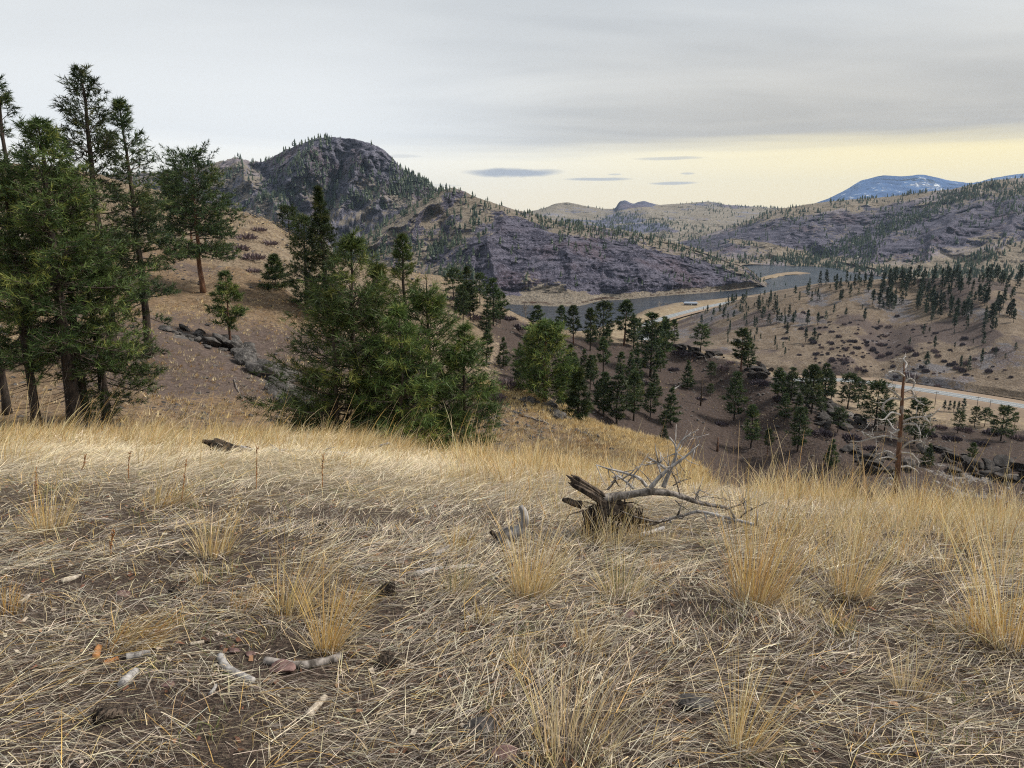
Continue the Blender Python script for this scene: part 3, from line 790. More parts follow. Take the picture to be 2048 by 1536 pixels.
def pine_meshes(seed, H, R_, cb=.2, prof='mature', n_br=60, n_sub=6, K=10, ln=.17, wd=.013, trunk_r=None, lean=0.0,
                bark=None, foliage=None, droop=.25, limbs=True, dense=1.0, dead_low=0, sides=7, flat=.24, bias=None, tint0=.45, outer=.68):
    """ponderosa-like pine, base at the origin: (trunk, limbs, crown) meshes"""
    r = np.random.default_rng(seed)
    trunk_r = trunk_r or H * .022
    ns = 12
    zz = np.linspace(0, 1, ns)
    wob = np.stack([np.cumsum(r.normal(0, .006 * H, ns)), np.cumsum(r.normal(0, .006 * H, ns))], -1); wob -= wob[0]
    la = r.uniform(0, 6.28)
    axis = np.concatenate([wob * .6 + lean * H * (zz ** 1.5)[:, None] * [math.cos(la), math.sin(la)], (zz * H)[:, None]], 1)
    rad = trunk_r * (1 - zz) ** .8 + .006 * H * .3; rad[0] *= 1.35; rad[1] *= 1.02
    axis0 = axis.copy(); axis0[0, 2] = -.35
    tb = MB().tube(axis0, rad, sides, rough=.12, seed=seed)
    at = lambda h: np.array([np.interp(h, zz, axis[:, k]) for k in range(3)])
    lb = MB(); TP, TD, TT = [], [], []
    ga = r.uniform(0, 6.28)
    hs = np.sort(cb + (1 - cb) * r.uniform(0, 1, n_br) ** .9)
    for k, h in enumerate(hs):
        t = (h - cb) / (1 - cb)
        if prof == 'cone': f = (1 - t) ** .85 * min(1, (t + .35) / .45)
        elif prof == 'round': f = math.sqrt(max(0, 1 - (max(t, .0) * 1.0 - .30) ** 2 / .55)) * (.9 if t < .9 else .7)
        elif prof == 'taper': f = (1 - t) ** .62 * (.8 + .2 * min(1, t * 4))
        elif prof == 'young': f = (1 - t ** 1.75) ** .85 * (.85 + .15 * min(1, t * 4))
        else: f = (1 - t) ** .55 * min(1, (t + .22) / .5)
        f = max(f, .07)
        ga += 2.39996 + r.normal(0, .45)
        L = R_ * f * r.uniform(.62, 1.12)
        if bias is not None: L *= 1 + bias[1] * math.cos(ga - bias[0])
        th = R(np.interp(t, [0, .4, 1], [-10 - 34 * droop, 8 - 10 * droop, 58])) + r.normal(0, .13)
        p0 = at(h); out_ = np.array([math.cos(ga), math.sin(ga), 0]); s = np.linspace(0, 1, 6)
        side = np.array([-out_[1], out_[0], 0]); bend = r.normal(0, .12)
        path = p0 + L * (s[:, None] * (out_ * math.cos(th) + np.array([0, 0, math.sin(th)])) + (s ** 2)[:, None] * (side * bend + np.array([0, 0, .22 + .25 * t * 0])))
        rb = np.interp(h, zz, rad) * .42
        rr = np.clip(min(rb, .012 * L + .012) * (1 - .8 * s), .004, None)
        if limbs: lb.tube(path, rr, 4, cap=False)
        bt = np.clip(tint0 + r.normal(0, .22), .02, .98)
        tang = unit(path[-1] - path[-2])
        TP.append(path[-1]); TD.append(tang); TT.append(bt + .08)
        TP.append(path[-2] * .4 + path[-1] * .6); TD.append(tang); TT.append(bt)
        nn = max(3, int(round(n_sub * dense * (L / R_ + .35))))
        for q in range(nn):
            u = .22 + .76 * (q + r.uniform(0, .9)) / nn
            pb = np.array([np.interp(u, s, path[:, kk]) for kk in range(3)])
            sg = 1 if q % 2 else -1
            dv = unit(out_ * r.uniform(.35, .95) + side * sg * r.uniform(.35, 1.0) + np.array([0, 0, r.normal(.14, flat)]))
            l2 = L * r.uniform(.22, .46) * (1.2 - u * .6) + ln * .5
            tip = pb + dv * l2 + np.array([0, 0, .12 * l2])
            if limbs: lb.tube([pb, (pb + tip) / 2 - [0, 0, .03 * l2], tip], [rr[2] * .55, rr[3] * .5, .004], 3, cap=False)
            m_ = max(2, int(l2 / (ln * .66)))
            for z_ in range(m_):
                w = 1 - z_ / m_ * outer
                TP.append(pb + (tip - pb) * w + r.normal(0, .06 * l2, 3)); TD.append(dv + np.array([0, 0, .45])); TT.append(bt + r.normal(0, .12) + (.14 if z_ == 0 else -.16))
    for k in range(dead_low):
        h = r.uniform(cb * .25, cb * 1.15); a = r.uniform(0, 6.28); L = R_ * r.uniform(.2, .55); p0 = at(h)
        s = np.linspace(0, 1, 5)[:, None]
        path = p0 + L * (s * [math.cos(a), math.sin(a), r.uniform(-.35, .1)]) + r.normal(0, .03 * L, (5, 3)) * s
        tb.tube(path, np.linspace(.022, .005, 5), 3, cap=False)
    TP.append(at(1.0)); TD.append(np.array([0, 0, 1.])); TT.append(.6)
    TP, TD, TT = np.array(TP), np.array(TD), np.array(TT)
    V, F, t = tufts(TP, TD, TT, K, ln, wd, r)
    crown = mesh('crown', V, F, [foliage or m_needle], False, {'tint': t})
    trunk = tb.mesh('trunk', [bark or m_bark])
    limb = lb.mesh('limbs', [m_limb]) if limbs else None
    return trunk, limb, crown

def make_tree(name, parts, loc, scale=1.0, rz=0.0):
    e = empty(name, loc); e.scale = (scale,) * 3; e.rotation_euler[2] = rz
    for nm, me in zip(('trunk', 'limbs', 'crown'), parts):
        if me is not None: obj(nm, me, e)
    return e

# ------------------------------------------------------------------ finding the ground
_pts = {}
def _front(name, crest):
    px, T, P, PX, PY, n = SHEETS[name]
    k = T <= crest + .001
    Q = P[:, k].reshape(-1, 3); u, v = unpix(Q)
    return Q, u, v, n[:, k].reshape(-1, 3)
CREST = {'grassy_hillside': 3, 'brown_slope': 2, 'terrace_hill': 3, 'canyon_mountain': 4, 'rocky_peak': 2, 'east_hills': 4, 'mesa': 3}
FR = {k: _front(k, c) for k, c in CREST.items()}
def at_pixel(name, px, py):
    Q, u, v, n = FR[name]
    i = np.argmin((u - px) ** 2 + (v - py) ** 2)
    return Q[i].copy()
def ground_z(x, y):
    z = [float(meadow_z(x, y))] if y < 25 and -15 < x < 17 else []
    Q = FR['grassy_hillside'][0]
    d = (Q[:, 0] - x) ** 2 + (Q[:, 1] - y) ** 2; i = np.argmin(d)
    if d[i] < 4: z.append(Q[i, 2])
    return max(z) if z else -10.0
def top_height(loc, py):
    a, b_, c = ray(1024, py)
    return loc[1] * c / b_ - loc[2]

# ------------------------------------------------------------------ large pines near the camera
HERO = [  # px, metres, pixel of the top, half width in metres, settings, label
    (150, 29.5, 252, 3.7, dict(cb=.27, prof='taper', n_br=125, n_sub=11, droop=.75, trunk_r=.27, dead_low=26, lean=.01), 'largest front pine with dark trunk at the left meadow edge'),
    (176, 31.0, 345, 3.0, dict(cb=.30, prof='mature', n_br=70, n_sub=9, droop=.7, trunk_r=.19, dead_low=14), 'pine pressed close behind the largest front pine trunk'),
    (73, 29.0, 330, 2.3, dict(cb=.24, prof='mature', n_br=74, n_sub=9, droop=.7, trunk_r=.17, dead_low=16), 'slim front pine with lone straight trunk near left frame edge'),
    (216, 31.5, 465, 2.7, dict(cb=.17, prof='taper', n_br=74, n_sub=9, droop=.85, trunk_r=.20, dead_low=8, bias=(0.0, .25)), 'lower pine with branches sweeping right above the orange grass'),
    (14, 33.0, 395, 2.3, dict(cb=.22, prof='mature', n_br=62, n_sub=9, droop=.6, trunk_r=.16), 'short pine filling the far left edge behind the slim trunk'),
    (156, 47.0, 143, 4.0, dict(cb=.16, prof='mature', n_br=100, n_sub=10, droop=.2, trunk_r=.30), 'tallest pine on the left, its crown highest against the sky'),
    (243, 49.0, 207, 3.2, dict(cb=.14, prof='mature', n_br=84, n_sub=9, droop=.65, trunk_r=.24), 'narrow drooping pine just right of the tallest pine'),
    (-6, 44.0, 155, 2.8, dict(cb=.16, prof='mature', n_br=74, n_sub=9, droop=.35, trunk_r=.24), 'tall pine cut off by the left frame edge'),
    (716, 20.0, 472, 1.9, dict(cb=.05, prof='young', n_br=92, n_sub=10, droop=.05, trunk_r=.10, tint0=.54), 'tallest young pine of the thicket at the meadow edge'),
    (679, 19.3, 585, 1.8, dict(cb=.08, prof='young', n_br=44, n_sub=8, droop=.1, trunk_r=.075, tint0=.5, bias=(math.pi, .35)), 'sparse young pine reaching left out of the thicket'),
    (768, 21.0, 523, 1.25, dict(cb=.06, prof='young', n_br=66, n_sub=9, droop=.0, trunk_r=.07, tint0=.58), 'slim young pine just right of the thicket top'),
    (862, 21.0, 552, 1.6, dict(cb=.05, prof='young', n_br=84, n_sub=10, droop=.1, trunk_r=.09, tint0=.52), 'bushy young pine in the right half of the thicket'),
    (930, 20.6, 655, 1.35, dict(cb=.02, prof='young', n_br=76, n_sub=9, droop=.2, trunk_r=.07, tint0=.44), 'lowest young pine at the right end of the thicket'),
    (805, 19.4, 620, 1.5, dict(cb=.03, prof='young', n_br=76, n_sub=9, droop=.15, trunk_r=.07, tint0=.48), 'low young pine at the front middle of the thicket'),
    (640, 20.5, 745, .95, dict(cb=.02, prof='young', n_br=36, n_sub=7, droop=.1, trunk_r=.05, tint0=.45), 'small young pine low at the left foot of the thicket'),
]
for i, (px, d, pt, hw, kw, lab) in enumerate(HERO):
    far = d > 40                                   # of these the photograph shows the top, not the foot
    x = float(pix(px, pt if far else 870, d)[0])
    loc = np.array([x, d, ground_z(x, d)])
    if not far: loc[0] = float(pix(px, unpix(loc)[1], d)[0])
    H = top_height(loc, pt)
    near = d < 25
    me = pine_meshes(100 + i, H, hw, K=8 if far else 9, ln=.25 if near else .28 if not far else .36, wd=.019 if near else .030 if not far else .048,
                     foliage=m_needle_mid if far else m_needle, **kw)
    t = make_tree('pine_tree', me, loc)
    tag(t, lab, 'tree', 'young pines of the meadow thicket' if near else 'tall pines at the left edge')

# ------------------------------------------------------------------ single pines on the hillsides
def hill_pine(sheet_name, px, pb, pt, hwpx, label, seed, group, **kw):
    loc = at_pixel(sheet_name, px, pb); H = top_height(loc, pt); hw = hwpx / FPX * loc[1]
    big = loc[1] < 95
    k = dict(K=9 if big else 6, ln=.42 if big else .6, wd=.06 if big else .13, n_br=64 if big else 50, n_sub=6 if big else 5, foliage=m_needle_mid if kw.pop('dark', False) else m_needle, sides=6, limbs=big)
    k.update(kw)
    me = pine_meshes(seed, H, hw, **k)
    t = make_tree('pine_tree', me, loc)
    return tag(t, label, 'tree', group)
GH = 'pines standing on the left hillside'
hill_pine('grassy_hillside', 404, 585, 322, 88, 'broad rounded pine with orange trunk on the orange grass hillside', 201, GH, cb=.30, prof='round', bark=m_bark_red, n_br=120, n_sub=8, trunk_r=.24, dark=True, droop=.5)
hill_pine('grassy_hillside', 460, 692, 546, 40, 'small slender pine growing from the grey rock outcrop', 202, GH, cb=.30, prof='mature', n_br=40, trunk_r=.10, bark=m_bark_red)
hill_pine('grassy_hillside', 553, 577, 512, 36, 'small dense pine just left of the tall pointed pine', 203, GH, cb=.04, prof='cone', n_br=60, dark=True)
hill_pine('grassy_hillside', 657, 640, 376, 56, 'tall pointed pine rising behind the thicket', 204, GH, cb=.08, prof='cone', n_br=130, n_sub=7, dark=True, dense=1.2)
hill_pine('grassy_hillside', 612, 612, 440, 46, 'dark bushy pine leaning against the tall pointed pine', 205, GH, cb=.06, prof='round', n_br=80, dark=True)
hill_pine('grassy_hillside', 815, 722, 472, 44, 'open crowned pine with bare trunk behind the thicket', 206, GH, cb=.36, prof='mature', n_br=60)
hill_pine('grassy_hillside', 1092, 811, 657, 66, 'large yellow green pine on the golden spur', 207, GH, cb=.12, prof='round', n_br=96, n_sub=7, bark=m_bark_red, trunk_r=.22, tint0=.6)
hill_pine('grassy_hillside', 1158, 842, 740, 30, 'narrow dark pine right beside the large spur pine', 208, GH, cb=.05, prof='cone', dark=True)
hill_pine('brown_slope', 579, 470, 418, 22, 'lone round pine on the bare skyline left of the canyon', 209, GH, cb=.35, prof='round', dark=True)
hill_pine('brown_slope', 385, 508, 395, 24, 'thin trunked pine half hidden behind the broad rounded pine', 210, GH, cb=.45, prof='mature', bark=m_bark_red)
hill_pine('brown_slope', 297, 478, 392, 26, 'dark pine at the right foot of the drooping pine', 211, GH, cb=.2, prof='mature', dark=True)
hill_pine('brown_slope', 340, 408, 343, 22, 'ragged pine on the hill shoulder left of the peak', 212, GH, cb=.25, prof='mature', dark=True)

ORD = ['first', 'second', 'third', 'fourth', 'fifth', 'sixth', 'seventh', 'eighth', 'ninth', 'tenth', 'eleventh', 'twelfth']
LIB = {}
def lib(kind):
    """shared meshes for pines of the middle distance, one metre high"""
    if kind not in LIB:
        sd, R_, cb, prof, nb = {'a': (301, .23, .30, 'mature', 46), 'b': (302, .21, .22, 'mature', 46), 'c': (303, .27, .36, 'round', 46), 'd': (304, .24, .08, 'cone', 54),
                                'e': (305, .22, .38, 'mature', 38), 'f': (306, .27, .18, 'round', 50), 'g': (307, .19, .26, 'mature', 44), 'h': (308, .24, .16, 'mature', 50)}[kind]
        LIB[kind] = pine_meshes(sd, 1.0, R_, cb=cb, prof=prof, n_br=nb, n_sub=5, K=6, ln=.062, wd=.015, trunk_r=.016, limbs=False, foliage=m_needle_mid, sides=5, tint0=.42,
                                bark=m_bark_red if kind in 'ae' else m_bark)
    return LIB[kind]
# px, base, top on the brown slope, in clumps from left to right
CLUMPS = [
    ('pine from the left above the brush on the slope left of the river', [(905, 600, 540, 'c'), (932, 596, 534, 'b'), (926, 640, 570, 'h'), (958, 606, 548, 'f'), (985, 652, 558, 'h'), (1003, 648, 604, 'b')]),
    ('pine from the left on the upper slope below the tan riverbank', [(974, 732, 660, 'g'), (1008, 735, 676, 'd'), (1052, 726, 668, 'b'), (1072, 690, 612, 'h'), (1118, 672, 612, 'a')]),
    ('pine from the left along the ridge crest below the dark river', [(1150, 688, 612, 'a'), (1181, 702, 618, 'b'), (1210, 690, 606, 'f'), (1249, 692, 602, 'a'), (1274, 686, 640, 'c'), (1300, 752, 628, 'h'), (1324, 736, 640, 'e'), (1346, 690, 640, 'b'), (1402, 708, 652, 'c')]),
    ('pine from the left in the dark grove in the middle of the brown slope', [(1140, 770, 690, 'd'), (1168, 760, 700, 'd'), (1188, 770, 712, 'b'), (1209, 748, 676, 'g'), (1209, 832, 746, 'h'), (1232, 848, 752, 'h'), (1268, 840, 744, 'b'), (1303, 834, 768, 'h'), (1344, 850, 776, 'd')]),
    ('pine from the left on the open slope right of the dark grove', [(1373, 778, 722, 'd'), (1424, 760, 726, 'c'), (1423, 792, 768, 'f'), (1470, 842, 746, 'h'), (1483, 746, 658, 'e'), (1497, 742, 676, 'h')]),
    ('pine from the left low in the ravine above the grass', [(1328, 892, 850, 'd'), (1500, 894, 812, 'b'), (1534, 913, 858, 'e'), (1571, 840, 788, 'h'), (1597, 904, 816, 'h'), (1660, 934, 880, 'd')]),
    ('pine from the left on the rocky spur in front of the road', [(1583, 802, 736, 'h'), (1605, 800, 740, 'g'), (1622, 828, 732, 'b'), (1645, 804, 728, 'h'), (1674, 864, 818, 'c'), (1692, 818, 750, 'f'), (1716, 812, 762, 'c'), (1746, 858, 766, 'f')]),
    ('pine from the left around and right of the dead snag', [(1770, 862, 800, 'f'), (1826, 888, 800, 'f'), (1853, 932, 888, 'd'), (1914, 866, 824, 'c'), (1942, 933, 886, 'e'), (1946, 856, 815, 'f'), (1970, 854, 818, 'c'), (1999, 882, 815, 'f'), (2031, 856, 825, 'e')]),
]
k = 0
for text, items in CLUMPS:
    for q, (px, pb, pt, kind) in enumerate(sorted(items)):
        loc = at_pixel('brown_slope', px, pb); H = top_height(loc, pt)
        t = make_tree('pine_tree', lib(kind), loc, H, rng.uniform(0, 6.28))
        w = H * rng.uniform(1.0, 1.35); t.scale = (w, w * rng.uniform(.9, 1.1), H)
        tag(t, ORD[q] + ' ' + text, 'tree', 'pines on the brown slope'); k += 1

# younger pines filling in the groves
r_e = np.random.default_rng(17)
for cx, cy, sx, sy, n, text in ((1200, 800, 60, 26, 16, 'young pine filling the shade of the dark middle grove'), (1620, 800, 46, 22, 14, 'young pine among the rocky spur pines before the road'), (1240, 700, 70, 10, 10, 'young pine under the ridge crest trees'), (1110, 720, 40, 26, 8, 'young pine behind the large spur pine'), (950, 640, 40, 26, 7, 'young pine on the slope left of the tan riverbank')):
    for k in range(n):
        px, py = r_e.normal(cx, sx), r_e.normal(cy, sy); loc = at_pixel('brown_slope', px, py)
        if abs(unpix(loc)[1] - py) > 6: continue
        H = r_e.uniform(3.0, 8.5); t = make_tree('pine_tree', lib('bdghfh'[r_e.integers(6)]), loc, H, r_e.uniform(0, 6.28))
        w = H * r_e.uniform(.9, 1.4); t.scale = (w, w, H); tag(t, text, 'tree', text.replace('young pine', 'young pines'))

# ------------------------------------------------------------------ pines on the terrace hill across the road
def far_pine_mesh(seed, fat, cb, n, K, ln, wd):
    r = np.random.default_rng(seed)
    h = cb + (1 - cb) * r.uniform(0, 1, n) ** .85; t = (h - cb) / (1 - cb)
    rad = fat * (1 - t) ** .7 * np.minimum(1, (t + .3) / .5) * np.sqrt(r.uniform(.15, 1, n)) + .01
    a = r.uniform(0, 6.28, n)
    pos = np.stack([rad * np.cos(a), rad * np.sin(a), h], -1)
    d = np.stack([np.cos(a), np.sin(a), np.full(n, .4)], -1)
    V, F, tt = tufts(pos, d, np.clip(.4 + r.normal(0, .2, n), 0, 1), K, ln, wd, r, .8, .8)
    tv, tq, tr = tube([(0, 0, -.06), (0, 0, .4), (0, 0, .9)], [.022, .016, .006], 4)
    V2 = np.concatenate([V, tv]); n0 = len(V)
    return mesh('pine', V2, [F, tq + n0, tr + n0], [m_needle_far, m_bark], False, {'tint': np.concatenate([tt, np.zeros(len(tv))])},
                np.concatenate([np.zeros(len(F)), np.ones(len(tq) + len(tr))]))
TERR = [far_pine_mesh(400 + i, f, cb, 90, 4, .12, .045) for i, (f, cb) in enumerate([(.20, .25), (.24, .15), (.17, .30), (.22, .05), (.27, .12), (.19, .2)])]
Q, U, Vp, nn = FR['terrace_hill']
def scatter(n, cx, cy, sx, sy, crest=False):
    return np.stack([r_t.normal(cx, sx, n), r_t.normal(cy, sy, n)], -1)
r_t = np.random.default_rng(31)
regions = [
    ('small pine in the dark band along the terrace crest below the far hills', np.concatenate([scatter(40, 1760, 573, 70, 8), scatter(34, 1880, 570, 60, 10), scatter(26, 1990, 570, 45, 9), scatter(16, 1840, 600, 40, 16)])),
    ('small pine in the thick dark clumps just under the terrace crest', np.concatenate([scatter(17, 1775, 604, 18, 15), scatter(14, 1848, 618, 20, 14), scatter(15, 1905, 628, 22, 14), scatter(16, 1992, 632, 22, 13), scatter(8, 1950, 600, 22, 12)])),
    ('small pine on the left nose of the terrace hill above the river road', np.concatenate([scatter(14, 1500, 612, 30, 9), scatter(14, 1560, 600, 34, 10), scatter(12, 1640, 590, 34, 8), scatter(12, 1400, 632, 24, 7), scatter(14, 1460, 606, 14, 7)])),
    ('small pine scattered down the left face of the terrace hill', np.concatenate([scatter(20, 1520, 640, 38, 14), scatter(16, 1480, 664, 34, 14), scatter(10, 1600, 640, 40, 16), scatter(5, 1560, 690, 30, 10)])),
    ('small pine standing apart on the shrub dotted terrace slope', np.array([[1637, 682], [1668, 628], [1692, 632], [1730, 642], [1726, 620], [1570, 712], [1555, 700], [1858, 664], [1845, 668], [1907, 698], [1922, 736], [1937, 742], [1852, 735], [1962, 732], [1990, 660], [1980, 664], [1964, 670], [1945, 690], [1966, 690], [1990, 712], [2012, 718], [2030, 700], [1908, 668], [1870, 700], [1820, 690], [1758, 648]])),
]
cand = []
for text, arr in regions:
    for px, py in arr:
        if not (1330 < px < 2060): continue
        i = np.argmin((U - px) ** 2 + (Vp - py) ** 2)
        if abs(U[i] - px) > 8 or abs(Vp[i] - py) > 5: continue
        h = r_t.uniform(6, 14.5) if 'crest' in text or 'clumps' in text else 3.5 + 8 * r_t.uniform() ** 1.4
        cand.append((h / Q[i, 1] + (1 if 'apart' in text else 0), h, Q[i], text, r_t.integers(len(TERR)), r_t.uniform(.65, 1.15), r_t.uniform(0, 6.28)))
cand.sort(key=lambda c: -c[0])
for _, h, loc, text, kind, fat, rz in cand[:160]:
    o = obj('pine_tree', TERR[kind], None, loc)
    o.scale = (h * fat, h * fat, h); o.rotation_euler[2] = rz
    tag(o, text, 'tree', text.replace('small pine', 'small pines'))
REST = cand[160:]            # the smallest of them join the mass of distant pines below
# row of little pines on the flat by the road
for q, (px, py) in enumerate([(1888, 822), (1898, 823), (1907, 823), (1916, 824), (1926, 824)]):
    loc = pix(px, py, on_level(px, py, FLOOR + .2)); h = 6.0 + 1.6 * (q == 4)
    o = obj('pine_tree', TERR[q % 6], None, loc); o.scale = (h, h, h)
    tag(o, ORD[q] + ' from the left in the short row of little pines by the road', 'tree', 'little pines by the road')

# ------------------------------------------------------------------ the countless pines of the far slopes: one mass
def lowpine(seed):
    r = np.random.default_rng(seed); V, F = [], []
    for k, (h0, h1, w) in enumerate(((.10, .50, .19), (.30, .75, .16), (.55, 1.0, .11))):
        n = 5; a = np.arange(n) / n * 6.28 + r.uniform(0, 2); rr = w * r.uniform(.6, 1.3, n)
        ring = np.stack([rr * np.cos(a), rr * np.sin(a), h0 + r.uniform(-.06, .08, n)], -1)
        b0 = len(V); V += list(ring) + [np.array([r.normal(0, .02), r.normal(0, .02), h1])]
        F += [(b0 + j, b0 + (j + 1) % n, b0 + n) for j in range(n)]
    b0 = len(V); V += [np.array(p) for p in ((-.02, 0, -.1), (.02, 0, -.1), (0, .02, .3))]; F.append((b0, b0 + 1, b0 + 2))
    return np.array(V), np.array(F)
LP = [lowpine(500 + i) for i in range(10)]
rf = np.random.default_rng(77)
def weight(name, fn):
    Q, u, v, n = FR[name]
    w = np.clip(fn(u, v, Q, n), 0, None) * (u > -80) * (u < 2130)
    return w / w.sum()
def far_scatter(name, count, fn, hmin, hmax, step):
    Q, u, v, n = FR[name]
    i = rf.choice(len(Q), count, p=weight(name, fn))
    P = Q[i] + np.concatenate([rf.uniform(-step, step, (count, 2)), np.zeros((count, 1))], 1); P[:, 2] -= .3
    h = rf.uniform(hmin, hmax, count) * np.where(rf.uniform(size=count) < .2, 1.25, 1)
    return P, h
def ell(u, v, cx, cy, sx, sy, rot=0.0):
    c, s = math.cos(rot), math.sin(rot); a = (u - cx) * c + (v - cy) * s; b_ = -(u - cx) * s + (v - cy) * c
    return np.exp(-(a / sx) ** 2 - (b_ / sy) ** 2)
groups = [
    far_scatter('canyon_mountain', 900, lambda u, v, Q, n: (.25 + sm(-.1, .35, nz(Q, 60, 21))) * sm(1010, 940, u) * sm(590, 560, v) * (1 - .8 * inpoly(u, v, CLIFF, 8)) + .0, 7, 14, 2.5),
    far_scatter('canyon_mountain', 420, lambda u, v, Q, n: ell(u, v, 1080, 440, 60, 10, .25) + 1.2 * ell(u, v, 1230, 472, 130, 12, .18) + .8 * ell(u, v, 1400, 515, 90, 10, .35) + .5 * ell(u, v, 1160, 455, 90, 8, .15), 5, 10, 3),
    far_scatter('canyon_mountain', 90, lambda u, v, Q, n: inpoly(u, v, DARK, 6) * sm(.1, .4, nz(Q, 40, 22)) + .8 * ell(u, v, 1040, 540, 12, 50, -.4) + .6 * ell(u, v, 1480, 556, 50, 10), 5, 10, 3),
    far_scatter('canyon_mountain', 60, lambda u, v, Q, n: sm(8, 2, v - np.interp(u, [a for a, *_ in c3], [b_ for _, b_, *_ in c3])) * (u > 700) * (u < 1250), 5, 10, 3),
    far_scatter('rocky_peak', 1300, lambda u, v, Q, n: (.10 + sm(-.05, .35, nz(Q, 80, 23))) * (.35 + 1.2 * ell(u, v, 620, 430, 160, 60) + .9 * ell(u, v, 800, 390, 60, 26, -.5) + .8 * ell(u, v, 590, 350, 60, 50, -.6)) * (1 - .75 * ell(u, v, 690, 310, 70, 26)), 9, 18, 4),
    far_scatter('rocky_peak', 80, lambda u, v, Q, n: sm(7, 2, v - np.interp(u, [a for a, *_ in c4], [b_ for _, b_, *_ in c4])) * (u < 640), 7, 14, 3),
    far_scatter('east_hills', 2300, lambda u, v, Q, n: (.08 + sm(-.05, .35, nz(Q, 110, 24))) * (.35 + 1.1 * sm(440, 400, v)) + 2.6 * ell(u, v, 1800, 448, 170, 13, -.42) + 1.4 * ell(u, v, 1730, 500, 30, 26) + 1.3 * ell(u, v, 1960, 520, 60, 20, -.4) + 1.0 * ell(u, v, 2010, 545, 50, 10) + 1.3 * ell(u, v, 1580, 520, 40, 12, -.3), 8, 15, 5),
    far_scatter('east_hills', 420, lambda u, v, Q, n: 1.2 * ell(u, v, 1760, 545, 90, 8, .08) + 1.2 * ell(u, v, 1600, 518, 60, 7) + ell(u, v, 1930, 548, 110, 9) + .6 * ell(u, v, 1460, 520, 70, 10), 7, 13, 5),
    far_scatter('mesa', 1300, lambda u, v, Q, n: (.05 + sm(-.1, .35, nz(Q, 170, 25))) * (.2 + 1.3 * inpoly(u, v, [(1060, 440), (1180, 445), (1230, 425), (1330, 445), (1400, 470), (1300, 510), (1050, 480)], 14)) + .7 * sm(1330, 1480, u) * sm(428, 412, v) + .9 * ell(u, v, 1430, 470, 110, 12) + .5 * ell(u, v, 1300, 465, 120, 14), 8, 15, 10),
]
Vs, Fs, Ts, n0 = [], [], [], 0
for _, h, loc, text, kind, fat, rz in REST:
    me = TERR[kind]; nv = len(me.vertices); v = np.empty(nv * 3, np.float32); me.vertices.foreach_get('co', v); v = v.reshape(-1, 3)[:1080]
    ca, sa = math.cos(rz), math.sin(rz)
    V = np.stack([(v[:, 0] * ca - v[:, 1] * sa) * h * fat, (v[:, 0] * sa + v[:, 1] * ca) * h * fat, v[:, 2] * h], -1) + loc
    Vs.append(V); Fs.append(np.arange(len(V)).reshape(-1, 3) + n0); Ts.append(np.full(len(V), rf.uniform(0, .9))); n0 += len(V)
for P, h in groups:
    for k in range(len(P)):
        lv, lf = LP[k % 10]; a = rf.uniform(0, 6.28); ca, sa = math.cos(a), math.sin(a); w = h[k] * rf.uniform(.8, 1.35)
        V = np.stack([(lv[:, 0] * ca - lv[:, 1] * sa) * w, (lv[:, 0] * sa + lv[:, 1] * ca) * w, lv[:, 2] * h[k]], -1) + P[k]
        Vs.append(V); Fs.append(lf + n0); Ts.append(np.full(len(V), rf.uniform(0, .9))); n0 += len(V)
o = obj('distant_pine_forest', mesh('distant_pine_forest', np.concatenate(Vs), np.concatenate(Fs), [m_needle_far], False, {'tint': np.concatenate(Ts)}))
o['kind'] = 'stuff'; o['label'] = 'thin forest of countless dark pines over the far slopes'

# ------------------------------------------------------------------ rocks, brush and ground litter of the hillsides
m, g, b, out = new_mat('lichened_rock')
co = g.coord()
n1 = g.noise(co, 2.2, 4, .6); n2 = g.noise(co, 11, 3, .65)
c = g.mix(g.sstep(n1, .35, .65), (.030, .028, .028), (.105, .098, .096))
c = g.mix(g.sstep(n2, .56, .68, 0, .8), c, (.20, .195, .175))
c = g.mix(g.sstep(n1, .60, .72, 0, .6), c, (.14, .075, .045))
g.l.new(c, b.inputs['Base Color']); g.l.new(g.bump(n2, .8, .06), b.inputs['Normal'])
m_rock = m
m, g, b, out = new_mat('reddish_stone')
co = g.coord(); n1 = g.noise(co, 30, 4, .6)
g.l.new(g.mix(g.sstep(n1, .3, .7), (.07, .04, .035), (.20, .13, .12)), b.inputs['Base Color']); g.l.new(g.bump(n1, .6, .01), b.inputs['Normal'])
m_stone = m
def blade_material(name, trans=.25, rough=.6):
    m, g, b, out = new_mat(name)
    c = g.attr('col', 'Color')
    g.l.new(c, b.inputs['Base Color']); b.inputs['Roughness'].default_value = rough; b.inputs['Specular IOR Level'].default_value = .25
    if trans:
        tr = g.n.new('ShaderNodeBsdfTranslucent'); g.l.new(c, tr.inputs[0])
        ms = g.n.new('ShaderNodeMixShader'); ms.inputs[0].default_value = trans
        g.l.new(b.outputs[0], ms.inputs[1]); g.l.new(tr.outputs[0], ms.inputs[2]); g.l.new(ms.outputs[0], out.inputs[0])
    return m
m_blade = blade_material('dry_grass_blades')
m_twig = blade_material('brush_twigs', 0, .9)

